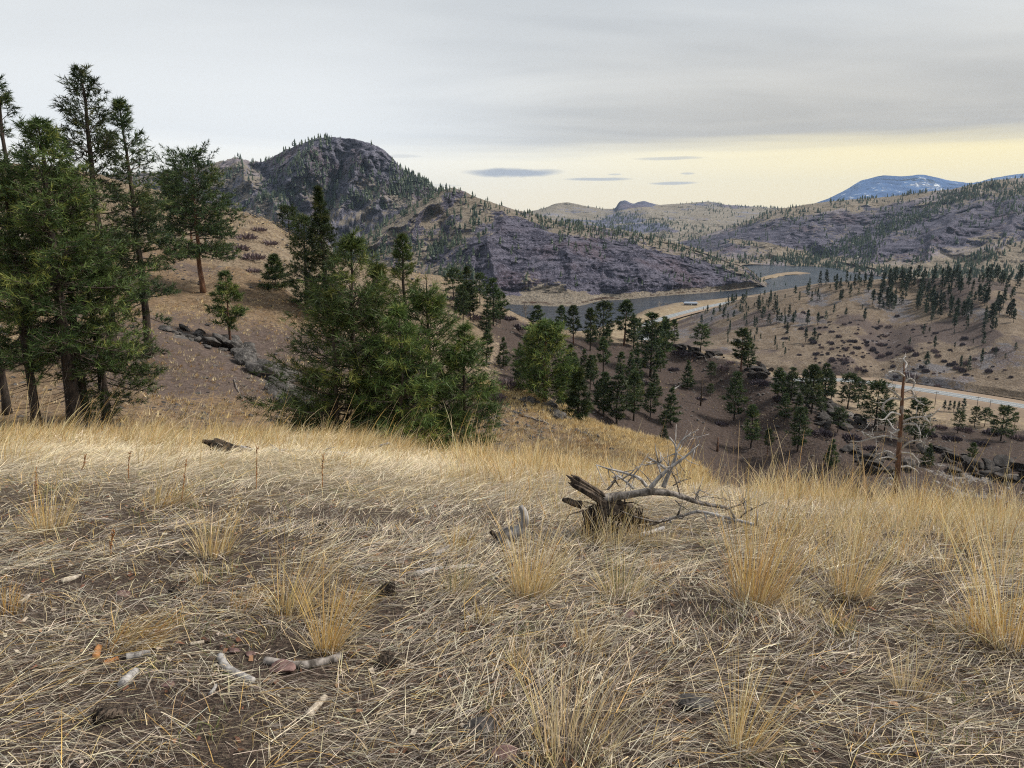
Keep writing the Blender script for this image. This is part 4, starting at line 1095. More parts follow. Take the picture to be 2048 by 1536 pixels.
def rock_mesh(seed, sx, sy, sz, n=6, cuts=9, mat=None, name='rock'):
    """an angular stone: a ball cut by planes"""
    r = np.random.default_rng(seed)
    u = np.linspace(-1, 1, n + 1); fs, vs, off = [], [], 0
    for ax in range(3):
        for sg in (-1, 1):
            A, B_ = np.meshgrid(u, u, indexing='ij'); C_ = np.full_like(A, sg)
            P = [None] * 3; P[ax] = C_; P[(ax + 1) % 3] = A * sg; P[(ax + 2) % 3] = B_
            vs.append(np.stack(P, -1).reshape(-1, 3)); fs.append(grid_faces(n + 1, n + 1) + off); off += (n + 1) ** 2
    V = unit(np.concatenate(vs)); key = np.round(V, 4); _, first, inv = np.unique(key, axis=0, return_index=True, return_inverse=True)
    V = V[first]; F = inv.reshape(-1)[np.concatenate(fs)]
    for k in range(cuts):
        d = unit(r.normal(size=3)); h = r.uniform(.45, .8)
        s = V @ d; over = s > h
        V = V - np.where(over, s - h, 0)[:, None] * d
    V = V * (1 + .10 * fbm(V * 1.6 + seed, 3, seed)[:, None]) * [sx, sy, sz]
    return mesh(name, V, F, [mat or m_rock], False)

m, g, b, out = new_mat('dark_ledge_rock')
co = g.coord(); n1 = g.noise(co, 1.4, 3, .6); n2 = g.noise(co, 7, 2, .65)
c = g.mix(g.sstep(n1, .35, .65), (.018, .016, .016), (.060, .054, .052))
g.l.new(g.mix(g.sstep(n2, .58, .7, 0, .6), c, (.12, .11, .10)), b.inputs['Base Color']); g.l.new(g.bump(n2, .8, .1), b.inputs['Normal'])
m_ledge = m
ROCKS = [rock_mesh(600 + i, 1, r_t.uniform(.6, .9), r_t.uniform(.45, .7)) for i in range(8)]
LEDGE = [rock_mesh(620 + i, 1, r_t.uniform(.6, .9), r_t.uniform(.40, .6), mat=m_ledge) for i in range(8)]
def outcrop(name, sheet_name, line, count, smin, smax, spread, label, seed, flat=1.0):
    r = np.random.default_rng(seed); L = np.asarray(line, float)
    seg = np.linalg.norm(np.diff(L, axis=0), axis=1); cs = np.concatenate([[0], np.cumsum(seg)])
    e = None
    for k in range(count):
        t = r.uniform(0, cs[-1]); px = np.interp(t, cs, L[:, 0]) + r.normal(0, spread); py = np.interp(t, cs, L[:, 1]) + r.normal(0, spread * .6)
        p = at_pixel(sheet_name, px, py)
        if e is None:
            e = empty(name, p); base = p.copy()
        s = smin + (smax - smin) * r.uniform() ** 2
        o = obj('rock', (LEDGE if sheet_name == 'brown_slope' else ROCKS)[r.integers(8)], e, p - base + [0, 0, s * .28])
        o.scale = (s, s, s * r.uniform(.7, 1.2) * flat); o.rotation_euler = (r.normal(0, .25), r.normal(.25, .25), r.normal(.4, .6))
    return tag(e, label, 'rocks')
outcrop('rock_outcrop', 'grassy_hillside', [(438, 694), (470, 702), (505, 722), (540, 752), (575, 790), (600, 812)], 84, .22, 1.35, 14, 'long grey rock outcrop below the small slender pine', 1)
outcrop('rock_outcrop', 'grassy_hillside', [(340, 662), (375, 668), (410, 680), (428, 690)], 26, .18, .7, 9, 'shorter grey outcrop left of the small slender pine', 2)
outcrop('rock_outcrop', 'grassy_hillside', [(1050, 800), (1085, 812), (1120, 832), (1135, 845)], 34, .2, .8, 6, 'dark broken rocks at the foot of the large spur pine', 3)
outcrop('rock_outcrop', 'grassy_hillside', [(1150, 862), (1180, 872), (1200, 880)], 16, .15, .45, 5, 'small rocks in the golden grass of the spur', 4)
outcrop('rock_outcrop', 'grassy_hillside', [(1000, 790), (1030, 800), (1060, 822)], 14, .15, .45, 6, 'few stones beside the lowest thicket pine', 5)
outcrop('rock_ledge', 'brown_slope', [(1500, 728), (1560, 764), (1610, 795), (1660, 826)], 80, .8, 2.6, 14, 'long jagged rock ledge down the spur facing the road', 6)
outcrop('rock_ledge', 'brown_slope', [(1640, 835), (1690, 845), (1730, 858)], 40, .7, 2.4, 13, 'dark rock knob beneath the spur pines left of the snag', 7)
outcrop('rock_ledge', 'brown_slope', [(1700, 905), (1760, 930), (1800, 960)], 36, .6, 2.2, 14, 'dark ledges low in the ravine left of the snag', 8)
outcrop('rock_ledge', 'brown_slope', [(1850, 900), (1940, 935), (2048, 960), (2100, 970)], 60, .6, 2.4, 17, 'dark ledges low in the ravine at the right edge', 9)
outcrop('rock_ledge', 'brown_slope', [(1320, 690), (1390, 702), (1450, 716)], 50, .5, 1.9, 7, 'low rocks along the crest behind the ridge pines', 10)

def brush_mesh(seed, n, col_a, col_b, wd=.035):
    """a low bare bush: twigs springing from the ground"""
    r = np.random.default_rng(seed)
    a = r.uniform(0, 6.28, n); rad = .95 * np.sqrt(r.uniform(0, 1, n)); b0 = np.stack([rad * .75 * np.cos(a), rad * .75 * np.sin(a), np.zeros(n)], -1)
    hgt = .75 * np.sqrt(np.clip(1 - rad ** 2, .05, 1)) * r.uniform(.6, 1.15, n)
    tip = b0 + np.stack([.35 * np.cos(a) * r.uniform(.2, 1, n), .35 * np.sin(a) * r.uniform(.2, 1, n), hgt], -1) + r.normal(0, .08, (n, 3))
    sd = unit(np.cross(tip - b0, r.normal(size=(n, 3)))) * wd * r.uniform(.6, 1.8, (n, 1))
    mid = b0 * .4 + tip * .6
    V = np.stack([b0 - sd * .5, mid + sd, tip], 1).reshape(-1, 3)
    c = np.array(col_a) + (np.array(col_b) - np.array(col_a)) * r.uniform(0, 1, (n, 1))
    return mesh('shrub', V, np.arange(3 * n).reshape(-1, 3), [m_twig], False, {'col': np.repeat(c, 3, 0)})
BR_D = [brush_mesh(650 + i, 190, (.030, .026, .034), (.10, .08, .095), .09) for i in range(4)]
BR_P = [brush_mesh(660 + i, 260, (.075, .055, .065), (.19, .145, .15), .05) for i in range(3)]
Q, U, Vp, nn_ = FR['terrace_hill']
r_s = np.random.default_rng(41)
for n, cx, cy, sx, sy, text in ((54, 1690, 718, 44, 18, 'low dark shrub in the dense patch just above the road'), (44, 1740, 690, 55, 20, 'low dark shrub in the middle of the terrace slope'), (40, 1810, 705, 50, 26, 'low dark shrub around the small gully above the snag'),
        (26, 1640, 690, 40, 18, 'low dark shrub on the left part of the terrace slope'), (20, 1880, 730, 60, 18, 'low dark shrub above the road right of the snag'), (16, 1960, 740, 50, 22, 'low dark shrub at the right end of the terrace slope'),
        (16, 1770, 664, 70, 10, 'low dark shrub in the upper line below the pine clumps'), (16, 1700, 650, 60, 12, 'low dark shrub high on the terrace near the lone pines')):
    for px, py in np.stack([r_s.normal(cx, sx, n), r_s.normal(cy, sy, n)], -1):
        if not (1560 < px < 2060): continue
        i = np.argmin((U - px) ** 2 + (Vp - py) ** 2)
        o = obj('shrub', (BR_D + BR_P[:2])[r_s.integers(6)], None, Q[i] - [0, 0, .1]); s = .7 + 2.2 * r_s.uniform() ** 2
        o.scale = (s * r_s.uniform(.9, 1.3), s, s * r_s.uniform(1.0, 1.7)); o.rotation_euler[2] = r_s.normal(0, .3)
        tag(o, text, 'shrub', text.replace('shrub', 'shrubs', 1))
for q, (px, py, w, lab) in enumerate(((508, 522, 26, 'purplish bare shrub on the pale slope left of the small dense pine'), (480, 500, 20, 'grey shrub just above the purplish shrub on the pale slope'), (505, 545, 18, 'low grey shrub right below the purplish shrub'),
                                      (520, 462, 16, 'small shrub high on the pale slope under the skyline'), (495, 480, 22, 'dark shrub in the middle of the pale slope'), (540, 490, 18, 'bare shrub right of the pale slope middle'))):
    p = at_pixel('brown_slope', px, py); s = w / FPX * p[1]
    o = obj('shrub', BR_P[q % 3], None, p); o.scale = (s * 1.2, s, s * .8); tag(o, lab, 'shrub', 'bare shrubs on the pale slope')
for q, (px, py, w, lab) in enumerate(((1020, 778, 34, 'bare purplish shrub behind the thicket on the spur'), (985, 800, 26, 'twiggy shrub close to the right end of the thicket'))):
    p = at_pixel('grassy_hillside', px, py); s = w / FPX * p[1]
    o = obj('shrub', BR_P[q], None, p); o.scale = (s * 1.2, s, s * .9); tag(o, lab, 'shrub', 'bare shrubs on the spur')
sl = [(925, 618), (900, 600), (948, 640), (1010, 640), (1040, 660), (1060, 690), (1330, 700), (1360, 706), (1450, 740), (1520, 770), (1560, 800), (1460, 726), (1380, 712), (1700, 880), (1740, 900), (1610, 840), (1850, 870), (1900, 880), (1960, 890), (1880, 856), (1930, 862), (1990, 868), (2035, 878), (1640, 870), (1780, 880), (1400, 800), (1350, 740), (1290, 770), (1440, 850)]
for px, py in sl:
    p = at_pixel('brown_slope', px, py); s = r_s.uniform(1.2, 2.6)
    o = obj('shrub', (BR_P + BR_D)[r_s.integers(7)], None, p); o.scale = (s * 1.3, s, s * .7); o.rotation_euler[2] = r_s.uniform(0, 6)
    tag(o, 'bare brush growing between the pines of the brown slope', 'shrub', 'brush on the brown slope')

def tuft_field(name, sheet_name, count, fn, hmin, hmax, cols, wd, blades, seed, lean=(.25, 0, 0), label=None):
    r = np.random.default_rng(seed); Q, u, v, n = FR[sheet_name]
    w = np.clip(fn(u, v, Q, n), 0, None); area = Q[:, 1] ** 0; w = w / w.sum()
    i = r.choice(len(Q), count, p=w)
    st = np.sqrt(max(1e-3, 1)) 
    P = Q[i] + np.concatenate([r.normal(0, .35, (count, 2)) * (Q[i, 1:2] / 50), np.zeros((count, 1))], 1)
    P = np.repeat(P, blades, 0); M = len(P)
    h = np.repeat(r.uniform(hmin, hmax, count), blades) * r.uniform(.6, 1.1, M)
    d = r.normal(0, .5, (M, 3)) + np.asarray(lean); d[:, 2] = 1; d = unit(d)
    side = unit(np.cross(d, r.normal(size=(M, 3)))) * wd * .5
    base = P + r.normal(0, 1, (M, 3)) * [hmax * .22, hmax * .22, 0] - [0, 0, .05]
    V = np.stack([base - side, base + side, base + d * h[:, None]], 1).reshape(-1, 3)
    C = np.asarray(cols); c = C[r.integers(0, len(C), count)] * r.uniform(.75, 1.2, (count, 1)); c = np.repeat(c, blades * 3, 0)
    o = obj(name, mesh(name, V, np.arange(3 * M).reshape(-1, 3), [m_blade], False, {'col': c}))
    o['kind'] = 'stuff'; o['label'] = label or name.replace('_', ' ')
    return o
GOLD, STRAW, PALE, RUST, GREY, GREEN = (.52, .34, .115), (.60, .46, .23), (.72, .60, .38), (.40, .19, .06), (.36, .31, .25), (.12, .14, .05)
tuft_field('hillside_grass', 'grassy_hillside', 21000, lambda u, v, Q, n: (.35 + sm(-.2, .4, nz(Q, 6, 31))) * (u > -60) * (u < 1420) * (.5 + sm(900, 1000, u)) * (1 - .85 * np.maximum.reduce([inpoly(u, v, p, 8) for p in NEAR_ROCK])),
           .14, .42, [(.46, .31, .14), STRAW, (.32, .19, .09), (.48, .38, .23), (.32, .25, .15), GREY, PALE, GREY, (.26, .20, .14)], .045, 7, 51, (.45, 0, 0), 'orange and straw grass tufts on the near hillside')
tuft_field('slope_grass', 'brown_slope', 14000, lambda u, v, Q, n: (.15 + sm(-.1, .4, nz(Q, 14, 32))) * (u > -60) * (u < 2110) * (.35 + sm(1000, 880, u)),
           .18, .5, [GREY, STRAW, (.24, .19, .14), (.30, .23, .16), (.20, .15, .11), PALE], .10, 4, 52, (.2, 0, 0), 'sparse dry grass tufts over the brown slope')
tuft_field('spur_grass', 'grassy_hillside', 7000, lambda u, v, Q, n: (u > 930) * (u < 1400) * sm(34, 0, np.abs(v - 8 - np.interp(u, [a for a, *_ in near_rows[3]], [b_ for _, b_, *_ in near_rows[3]]))),
           .2, .5, [PALE, (.66, .50, .26), STRAW, (.60, .45, .22)], .045, 7, 57, (.2, 0, 0), 'golden grass along the crest of the spur')
def stone_field(name, sheet_name, count, fn, smin, smax, seed, label):
    r = np.random.default_rng(seed); Q, u, v, n = FR[sheet_name]
    w = np.clip(fn(u, v, Q, n), 0, None); w /= w.sum(); i = r.choice(len(Q), count, p=w)
    P = Q[i] + np.concatenate([r.normal(0, .3, (count, 2)) * (Q[i, 1:2] / 50), np.zeros((count, 1))], 1)
    base = unit(np.array([(1, 0, 0), (0, 1, 0), (-1, 0, 0), (0, -1, 0), (0, 0, 1), (0, 0, -1)], float))
    s = (smin + (smax - smin) * r.uniform(0, 1, count) ** 3)[:, None, None]
    V = (base[None] * r.uniform(.5, 1.3, (count, 6, 1))) * s * [1.2, 1, .6] + P[:, None]
    f = np.array([[0, 1, 4], [1, 2, 4], [2, 3, 4], [3, 0, 4], [1, 0, 5], [2, 1, 5], [3, 2, 5], [0, 3, 5]])
    F = (f[None] + (np.arange(count) * 6)[:, None, None]).reshape(-1, 3)
    o = obj(name, mesh(name, V.reshape(-1, 3), F, [m_rock], False)); o['kind'] = 'stuff'; o['label'] = label
stone_field('hillside_scree', 'grassy_hillside', 3200, lambda u, v, Q, n: (.1 + sm(.0, .4, nz(Q, 8, 35))) * (u < 1350) * (u > -40), .04, .28, 61, 'loose grey stones strewn over the near hillside')
stone_field('slope_scree', 'brown_slope', 5200, lambda u, v, Q, n: (.1 + sm(.0, .4, nz(Q, 18, 36))) * (u > -40) * (u < 2100) + 1.5 * ell(u, v, 1560, 790, 90, 40, .6), .08, .55, 62, 'loose grey stones strewn over the brown slope')

# willow thickets along the far bank of the river
r_w = np.random.default_rng(43); Vs, Cs = [], []
wb = BR_P[0]; wv = np.empty(len(wb.vertices) * 3, np.float32); wb.vertices.foreach_get('co', wv); wv = wv.reshape(-1, 3)[:210]
bankline = [(1040, 606), (1100, 609), (1160, 607), (1200, 600), (1250, 596), (1300, 591), (1360, 587), (1420, 583), (1480, 577), (1530, 571)]
for k in range(320):
    px = r_w.uniform(1040, 1535); py = np.interp(px, [a for a, _ in bankline], [b_ for _, b_ in bankline]) + r_w.normal(-2.0, 1.2)
    p = pix(px, py, on_level(px, py, WATER + 1.2)); s = r_w.uniform(1.0, 2.6)
    Vs.append(wv * [s * 1.5, s, s] + p); Cs.append(np.tile(np.array([(.17, .095, .075), (.13, .085, .08), (.22, .15, .10)][r_w.integers(3)]) * r_w.uniform(.7, 1.2), (210, 1)))
V = np.concatenate(Vs)
o = obj('willow_thicket', mesh('willow_thicket', V, np.arange(len(V)).reshape(-1, 3), [m_twig], False, {'col': np.concatenate(Cs)})); o['kind'] = 'stuff'; o['label'] = 'reddish bare willow brush lining the far riverbank'

# ------------------------------------------------------------------ small human things in the valley
def box(cx, cy, cz, sx, sy, sz):
    V = np.array([(x, y, z) for z in (-.5, .5) for y in (-.5, .5) for x in (-.5, .5)]) * [sx, sy, sz] + [cx, cy, cz]
    return V, np.array([[0, 2, 3, 1], [4, 5, 7, 6], [0, 1, 5, 4], [2, 6, 7, 3], [0, 4, 6, 2], [1, 3, 7, 5]])
def flat_mat(name, a, b_, scale=4.0, rough=.7):
    m, g, b, out = new_mat(name); g.l.new(g.mix(g.noise(g.coord(), scale, 3), a, b_), b.inputs['Base Color']); b.inputs['Roughness'].default_value = rough
    return m
m_wall = flat_mat('dark_board_wall', (.045, .045, .055), (.075, .07, .08)); m_roof = flat_mat('pale_metal_roof', (.16, .19, .24), (.24, .27, .32), 1.0, .5)
m_glass = flat_mat('dark_window_glass', (.02, .025, .03), (.03, .035, .045), 1, .15); m_post = flat_mat('creosote_pole', (.05, .04, .035), (.10, .085, .075)); m_trim = flat_mat('white_trim', (.6, .62, .64), (.7, .72, .74))
p = pix(1381, 610, on_level(1381, 610, FLOOR)); e = empty('river_house', p); e.rotation_euler[2] = R(-8)
w = MB()
for a in (box(0, 0, 1.3, 14.5, 7.5, 2.6),): w.add(*a)
obj('wall', w.mesh('wall', [m_wall], False), e)
rv = np.array([(-8.6, -5.0, 2.55), (8.6, -5.0, 2.55), (8.6, 5.0, 2.55), (-8.6, 5.0, 2.55), (-7.2, 0, 4.1), (7.2, 0, 4.1)])
rl = rv - [0, 0, .22]
V = np.concatenate([rv, rl[:4]])
obj('roof', mesh('roof', V, [np.array([[0, 1, 5, 4], [2, 3, 4, 5], [0, 6, 7, 1], [1, 7, 8, 2], [2, 8, 9, 3], [3, 9, 6, 0], [6, 9, 8, 7]]), np.array([[1, 2, 5], [3, 0, 4]])], [m_roof]), e)
for x in (-5.2, -1.8, 3.4):
    f = obj('window', MB().add(*box(0, 0, 0, 1.9, .08, 1.2)).mesh('window', [m_trim], False), e, (x, -3.79, 1.45))
    obj('pane', MB().add(*box(0, -.05, 0, 1.6, .06, .95)).mesh('pane', [m_glass], False), f)
obj('door', MB().add(*box(0, 0, 0, 1.0, .08, 2.05)).mesh('door', [m_trim], False), e, (.8, -3.79, 1.05))
tag(e, 'low dark house with pale roof on the flat beside the river', 'house')
# pale bare cottonwood nearby
r_c = np.random.default_rng(9)
def bare_tree(name, loc, H, seed, mat, label, nbr=16):
    r = np.random.default_rng(seed); e = empty(name, loc); e.scale = (H,) * 3
    ax = np.stack([np.cumsum(r.normal(0, .02, 6)), np.cumsum(r.normal(0, .02, 6)), np.linspace(-.04, 1, 6)], -1)
    obj('trunk', MB().tube(ax, np.linspace(.035, .008, 6), 5).mesh('trunk', [mat]), e)
    for k in range(nbr):
        h = r.uniform(.22, .95); a = r.uniform(0, 6.28); L = r.uniform(.25, .5) * (1.15 - h * .6); p0 = np.array([np.interp(h, ax[:, 2], ax[:, q]) for q in range(3)])
        s = np.linspace(0, 1, 5)[:, None]; path = p0 + L * (s * [math.cos(a) * .7, math.sin(a) * .7, .6]) + r.normal(0, .02, (5, 3)) * s
        b_ = MB().tube(path, np.linspace(.014, .003, 5), 4)
        for q in range(3):
            st = path[2 + q % 3]; b_.tube([st, st + r.normal(0, .08, 3) + [0, 0, .06]], [.006, .002], 3)
        obj('branch', b_.mesh('branch', [mat]), e)
    return tag(e, label, 'tree')
bare_tree('bare_cottonwood', pix(1319, 620, on_level(1319, 620, FLOOR)), 9.0, 5, m_pale, 'pale bare tree on the riverside flat left of the house')
bare_tree('bare_cottonwood', pix(1331, 617, on_level(1331, 617, FLOOR)), 6.0, 6, m_pale, 'smaller pale bare tree between the house and the larger bare tree')
p = at_pixel('brown_slope', 1052, 636); bare_tree('dead_grey_tree', p, top_height(p, 606) * 1.05, 8, m_greydark, 'grey dead tree standing on the slope edge before the riverbank', 26)
p = at_pixel('brown_slope', 1400, 810); H = top_height(p, 758)
o = obj('burnt_snag', MB().tube([(0, 0, -.3), (.05, 0, H * .5), (.12, .02, H)], [.22, .17, .08], 6, rough=.2).tube([(.05, 0, H * .6), (.5, .1, H * .72)], [.06, .02], 4).mesh('burnt_snag', [m_char]), None, p)
tag(o, 'thin black burnt pole standing alone on the brown slope', 'snag')
p = at_pixel('brown_slope', 1437, 901); H = top_height(p, 875)
o = obj('broken_stump', MB().tube([(0, 0, -.3), (.03, 0, H * .5), (.05, .02, H)], [.28, .22, .14], 7, rough=.25).mesh('broken_stump', [m_snag]), None, p)
tag(o, 'short reddish broken trunk low on the brown slope', 'stump')
# downed logs on the slope
for q, (a, b_, rad, sh_, mt, lab) in enumerate((((1345, 778), (1372, 764), .20, 'brown_slope', m_grey, 'pale log lying below the pine right of the grove'), ((1384, 728), (1392, 708), .16, 'brown_slope', m_snag, 'brown log propped under the lone ridge pine'),
                                ((1404, 712), (1415, 722), .14, 'brown_slope', m_greydark, 'dark log lying right of the lone ridge pine'), ((1030, 660), (1062, 652), .25, 'brown_slope', m_greydark, 'dark fallen log on the slope near the grey dead tree'),
                                ((1040, 832), (1095, 850), .10, 'grassy_hillside', m_greydark, 'dark fallen log on the near side of the spur'), ((470, 762), (487, 800), .05, 'grassy_hillside', m_greydark, 'thin dead branch lying left of the long outcrop'))):
    A, B_ = at_pixel(sh_, *a), at_pixel(sh_, *b_); A[2] += rad; B_[2] += rad
    ax = np.linspace(0, 1, 6)[:, None] * (B_ - A); ax[1:-1] += r_c.normal(0, rad * .4, (4, 3))
    t = MB().tube(ax, np.linspace(rad, rad * .5, 6), 6, rough=.2, seed=q)
    for z_ in range(4): t.tube([ax[1 + z_], ax[1 + z_] + r_c.normal(0, rad * 3, 3) + [0, 0, rad * 4]], [rad * .3, .01], 3)
    o = obj('fallen_log', t.mesh('fallen_log', [mt]), None, A); tag(o, lab, 'log')
# utility poles along the road
for q, (px, pb, pt) in enumerate(((1788, 792, 768), (1870, 808, 783), (1953, 820, 793), (1978, 826, 800))):
    p = pix(px, pb, on_level(px, pb, FLOOR + 1.0)); H = max(7.0, top_height(p, pt))
    e = empty('utility_pole', p)
    obj('pole', MB().tube([(0, 0, -1.2), (0, 0, H)], [.17, .11], 7).mesh('pole', [m_post]), e)
    ca = obj('crossarm', MB().add(*box(0, 0, H - .5, 2.4, .12, .14)).mesh('crossarm', [m_post], False), e)
    for x in (-1.05, -.5, .5, 1.05): obj('insulator', MB().tube([(x, 0, H - .43), (x, 0, H - .25)], [.04, .03], 5).mesh('insulator', [m_glass]), ca)
    tag(e, ('leftmost', 'second', 'third', 'rightmost')[q] + ' utility pole from the left along the near side of the road', 'pole', 'utility poles along the road')
# a road cut across the far slope
hw = 3.5; pp = [at_pixel('east_hills', a, b_) + [0, -5, 1.5] for a, b_ in [(1668, 524), (1700, 530), (1740, 538), (1790, 546)]]
ribbon('hill_road', pp, hw, m_gravel, prof=[(-hw * 1.8, 2), (-hw, 0), (hw, 0), (hw * 1.8, -4)], samples=40)

# ------------------------------------------------------------------ the dead snag with curling grey limbs
d0 = 33.0; bx = float(pix(1792, 1000, d0)[0]); bz = float(meadow_z(bx, d0)); base = np.array([bx, d0, bz])
e = empty('dead_snag', base)
def sp(px, py, dd=0.0): return pix(px, py, d0 + dd) - base
trunk = np.array([sp(1788, 1130), sp(1790, 1040), sp(1793, 985), sp(1796, 930), sp(1800, 870), sp(1803, 820), sp(1805, 780), sp(1808, 755), sp(1808, 725)]); trunk[0, 2] = -.4
obj('trunk', MB().tube(trunk, [.17, .15, .135, .12, .105, .085, .065, .05, .025], 9, rough=.22, seed=3).mesh('trunk', [m_snag]), e)
SN = [  # pixel paths of the limbs
    [(1806, 800), (1790, 786), (1776, 776), (1772, 768)], [(1808, 752), (1798, 744), (1785, 742), (1775, 745)], [(1808, 738), (1814, 728), (1806, 718), (1812, 712)], [(1806, 765), (1820, 756), (1830, 764), (1826, 776)],
    [(1805, 785), (1822, 778), (1828, 790), (1824, 800), (1830, 796)], [(1803, 800), (1784, 796), (1768, 806), (1762, 822), (1768, 812)], [(1803, 800), (1826, 794), (1840, 806), (1852, 812)], [(1801, 830), (1782, 824), (1768, 840), (1756, 838)],
    [(1800, 845), (1822, 836), (1842, 834), (1864, 832), (1878, 818)], [(1842, 834), (1856, 842), (1862, 852)], [(1798, 866), (1786, 858), (1780, 846), (1774, 838)], [(1799, 850), (1830, 846), (1838, 858), (1842, 872)],
    [(1796, 878), (1770, 872), (1745, 876), (1718, 884), (1700, 882)], [(1745, 876), (1730, 868), (1722, 862)], [(1797, 900), (1818, 884), (1838, 880), (1852, 890)], [(1838, 880), (1846, 886), (1850, 896)],
    [(1795, 915), (1776, 902), (1762, 906), (1752, 912)], [(1795, 920), (1778, 914), (1764, 916), (1750, 920)], [(1795, 935), (1816, 932), (1832, 940), (1838, 948)], [(1794, 965), (1780, 955), (1768, 964), (1760, 972)],
    [(1793, 975), (1776, 968), (1768, 978)], [(1797, 905), (1822, 906), (1838, 924), (1836, 936)], [(1800, 858), (1784, 868), (1776, 862)]]
for q, path in enumerate(SN):
    dd = r_c.uniform(-.9, .9); n = len(path)
    P = np.array([sp(x, y, dd * k / n * 1.5) for k, (x, y) in enumerate(path)]); P[0] = [np.interp(P[0, 2], trunk[:, 2], trunk[:, k]) for k in range(2)] + [P[0, 2]] if q not in (9, 13, 15) else P[0]
    tt = np.linspace(0, n - 1, n * 4); P = np.stack([smooth1(np.interp(tt, np.arange(n), P[:, k]), 1) for k in range(3)], -1)
    b_ = MB().tube(P, np.linspace(.062, .022, len(P)), 5, rough=.2, seed=q)
    for z_ in range(8):
        st = P[r_c.integers(len(P) // 4, len(P))]; v = r_c.normal(0, .26, 3); b_.tube([st, st + v * .6 + [0, 0, -.02], st + v + [0, 0, .07]], [.018, .013, .008], 3)
    obj('branch', b_.mesh('branch', [m_grey]), e)
tag(e, 'dead pine snag with red brown trunk and curling grey branches', 'tree')

# ------------------------------------------------------------------ wood, stones and stalks lying in the meadow
def gpt(px, py, up=0.0):
    p = ground_hit(px, py); p[2] += up; return p
def dens(P, n=4, s=1):
    P = np.asarray(P, float); m_ = len(P); tt = np.linspace(0, m_ - 1, m_ * n)
    return np.stack([smooth1(np.interp(tt, np.arange(m_), P[:, k]), s) for k in range(3)], -1)
def stick(name, pts, r0, r1, mat, label, sides=8, twigs=0, seed=0, group=None, lift=.55):
    P = [gpt(x, y, max(r0, r1) * lift) for x, y in pts]; o0 = P[0].copy()
    P = dens(np.array(P) - o0, 3)
    t = MB().tube(P, np.linspace(r0, r1, len(P)), sides, rough=.22, seed=seed)
    r = np.random.default_rng(seed)
    for k in range(twigs):
        st = P[r.integers(1, len(P))]; t.tube([st, st + r.normal(0, .05, 3) + [0, 0, .04]], [r1 * .5, .002], 3)
    return tag(obj(name, t.mesh(name, [mat]), None, o0), label, 'wood' if 'chunk' in name or 'chip' in name else 'stick', group)
stick('curved_stick', [(441, 1316), (450, 1338), (470, 1352), (492, 1362), (508, 1369)], .017, .014, m_grey, 'curved grey stick like a bent bone lying in the bottom left straw', seed=1)
stick('wood_chunk', [(244, 1378), (258, 1362), (272, 1347)], .020, .018, m_grey, 'cracked grey chunk left of the curved stick, pointing away', seed=2)
stick('wood_chunk', [(251, 1319), (276, 1315), (304, 1310)], .017, .012, m_grey, 'pale grey chunk lying level behind the cracked chunk', seed=3)
stick('wood_chunk', [(192, 1322), (194, 1310), (199, 1299)], .016, .014, m_orange, 'upright reddish orange chunk left of the level pale chunk', seed=4)
stick('wood_chunk', [(207, 1331), (222, 1325), (238, 1319)], .012, .009, m_orange, 'flat orange chunk touching the level pale chunk', seed=5)
stick('bark_log', [(528, 1326), (560, 1332), (600, 1338), (645, 1330), (688, 1318)], .016, .018, m_greydark, 'long dark bark covered branch right of the curved stick', seed=6)
stick('wood_chunk', [(614, 1441), (632, 1420), (652, 1398)], .017, .012, m_pale, 'pale stick with orange end right of bottom left center', seed=7)
stick('wood_chip', [(380, 1291), (396, 1289), (410, 1287)], .009, .007, m_pale, 'small pale chip behind the curved stick', seed=8)
stick('wood_chip', [(420, 1393), (427, 1384), (433, 1374)], .009, .006, m_grey, 'small grey chip just below the curved stick', seed=9)
stick('wood_chip', [(125, 1295), (133, 1284), (143, 1275)], .006, .004, m_pale, 'thin pale splinter at the lower left', seed=10)
stick('dead_branch', [(828, 1152), (860, 1144), (905, 1138), (952, 1135)], .017, .009, m_grey, 'grey dead branch lying in front of the white root piece', seed=11, twigs=5)
stick('wood_chunk', [(868, 1115), (885, 1104), (904, 1093)], .016, .012, m_grey, 'short grey stick pointing to the white root piece', seed=12)
stick('dead_branch', [(704, 1137), (716, 1136), (735, 1140)], .012, .008, m_greydark, 'short dark branch end left of the grey dead branch', seed=13)
stick('wood_chunk', [(122, 1166), (140, 1162), (158, 1155)], .014, .010, m_pale, 'pale chunk alone in the straw at middle left', seed=14)
stick('wood_chip', [(36, 1210), (50, 1203), (60, 1193)], .011, .007, m_pale, 'pale chip near the left frame edge', seed=15)
stick('wood_chip', [(378, 1158), (388, 1153), (396, 1149)], .012, .010, m_pale, 'white chip above the dark pine cone', seed=16)
stick('dead_branch', [(1250, 1078), (1290, 1072), (1330, 1058)], .020, .014, m_grey, 'white weathered log end under the uprooted dead tree', seed=17)
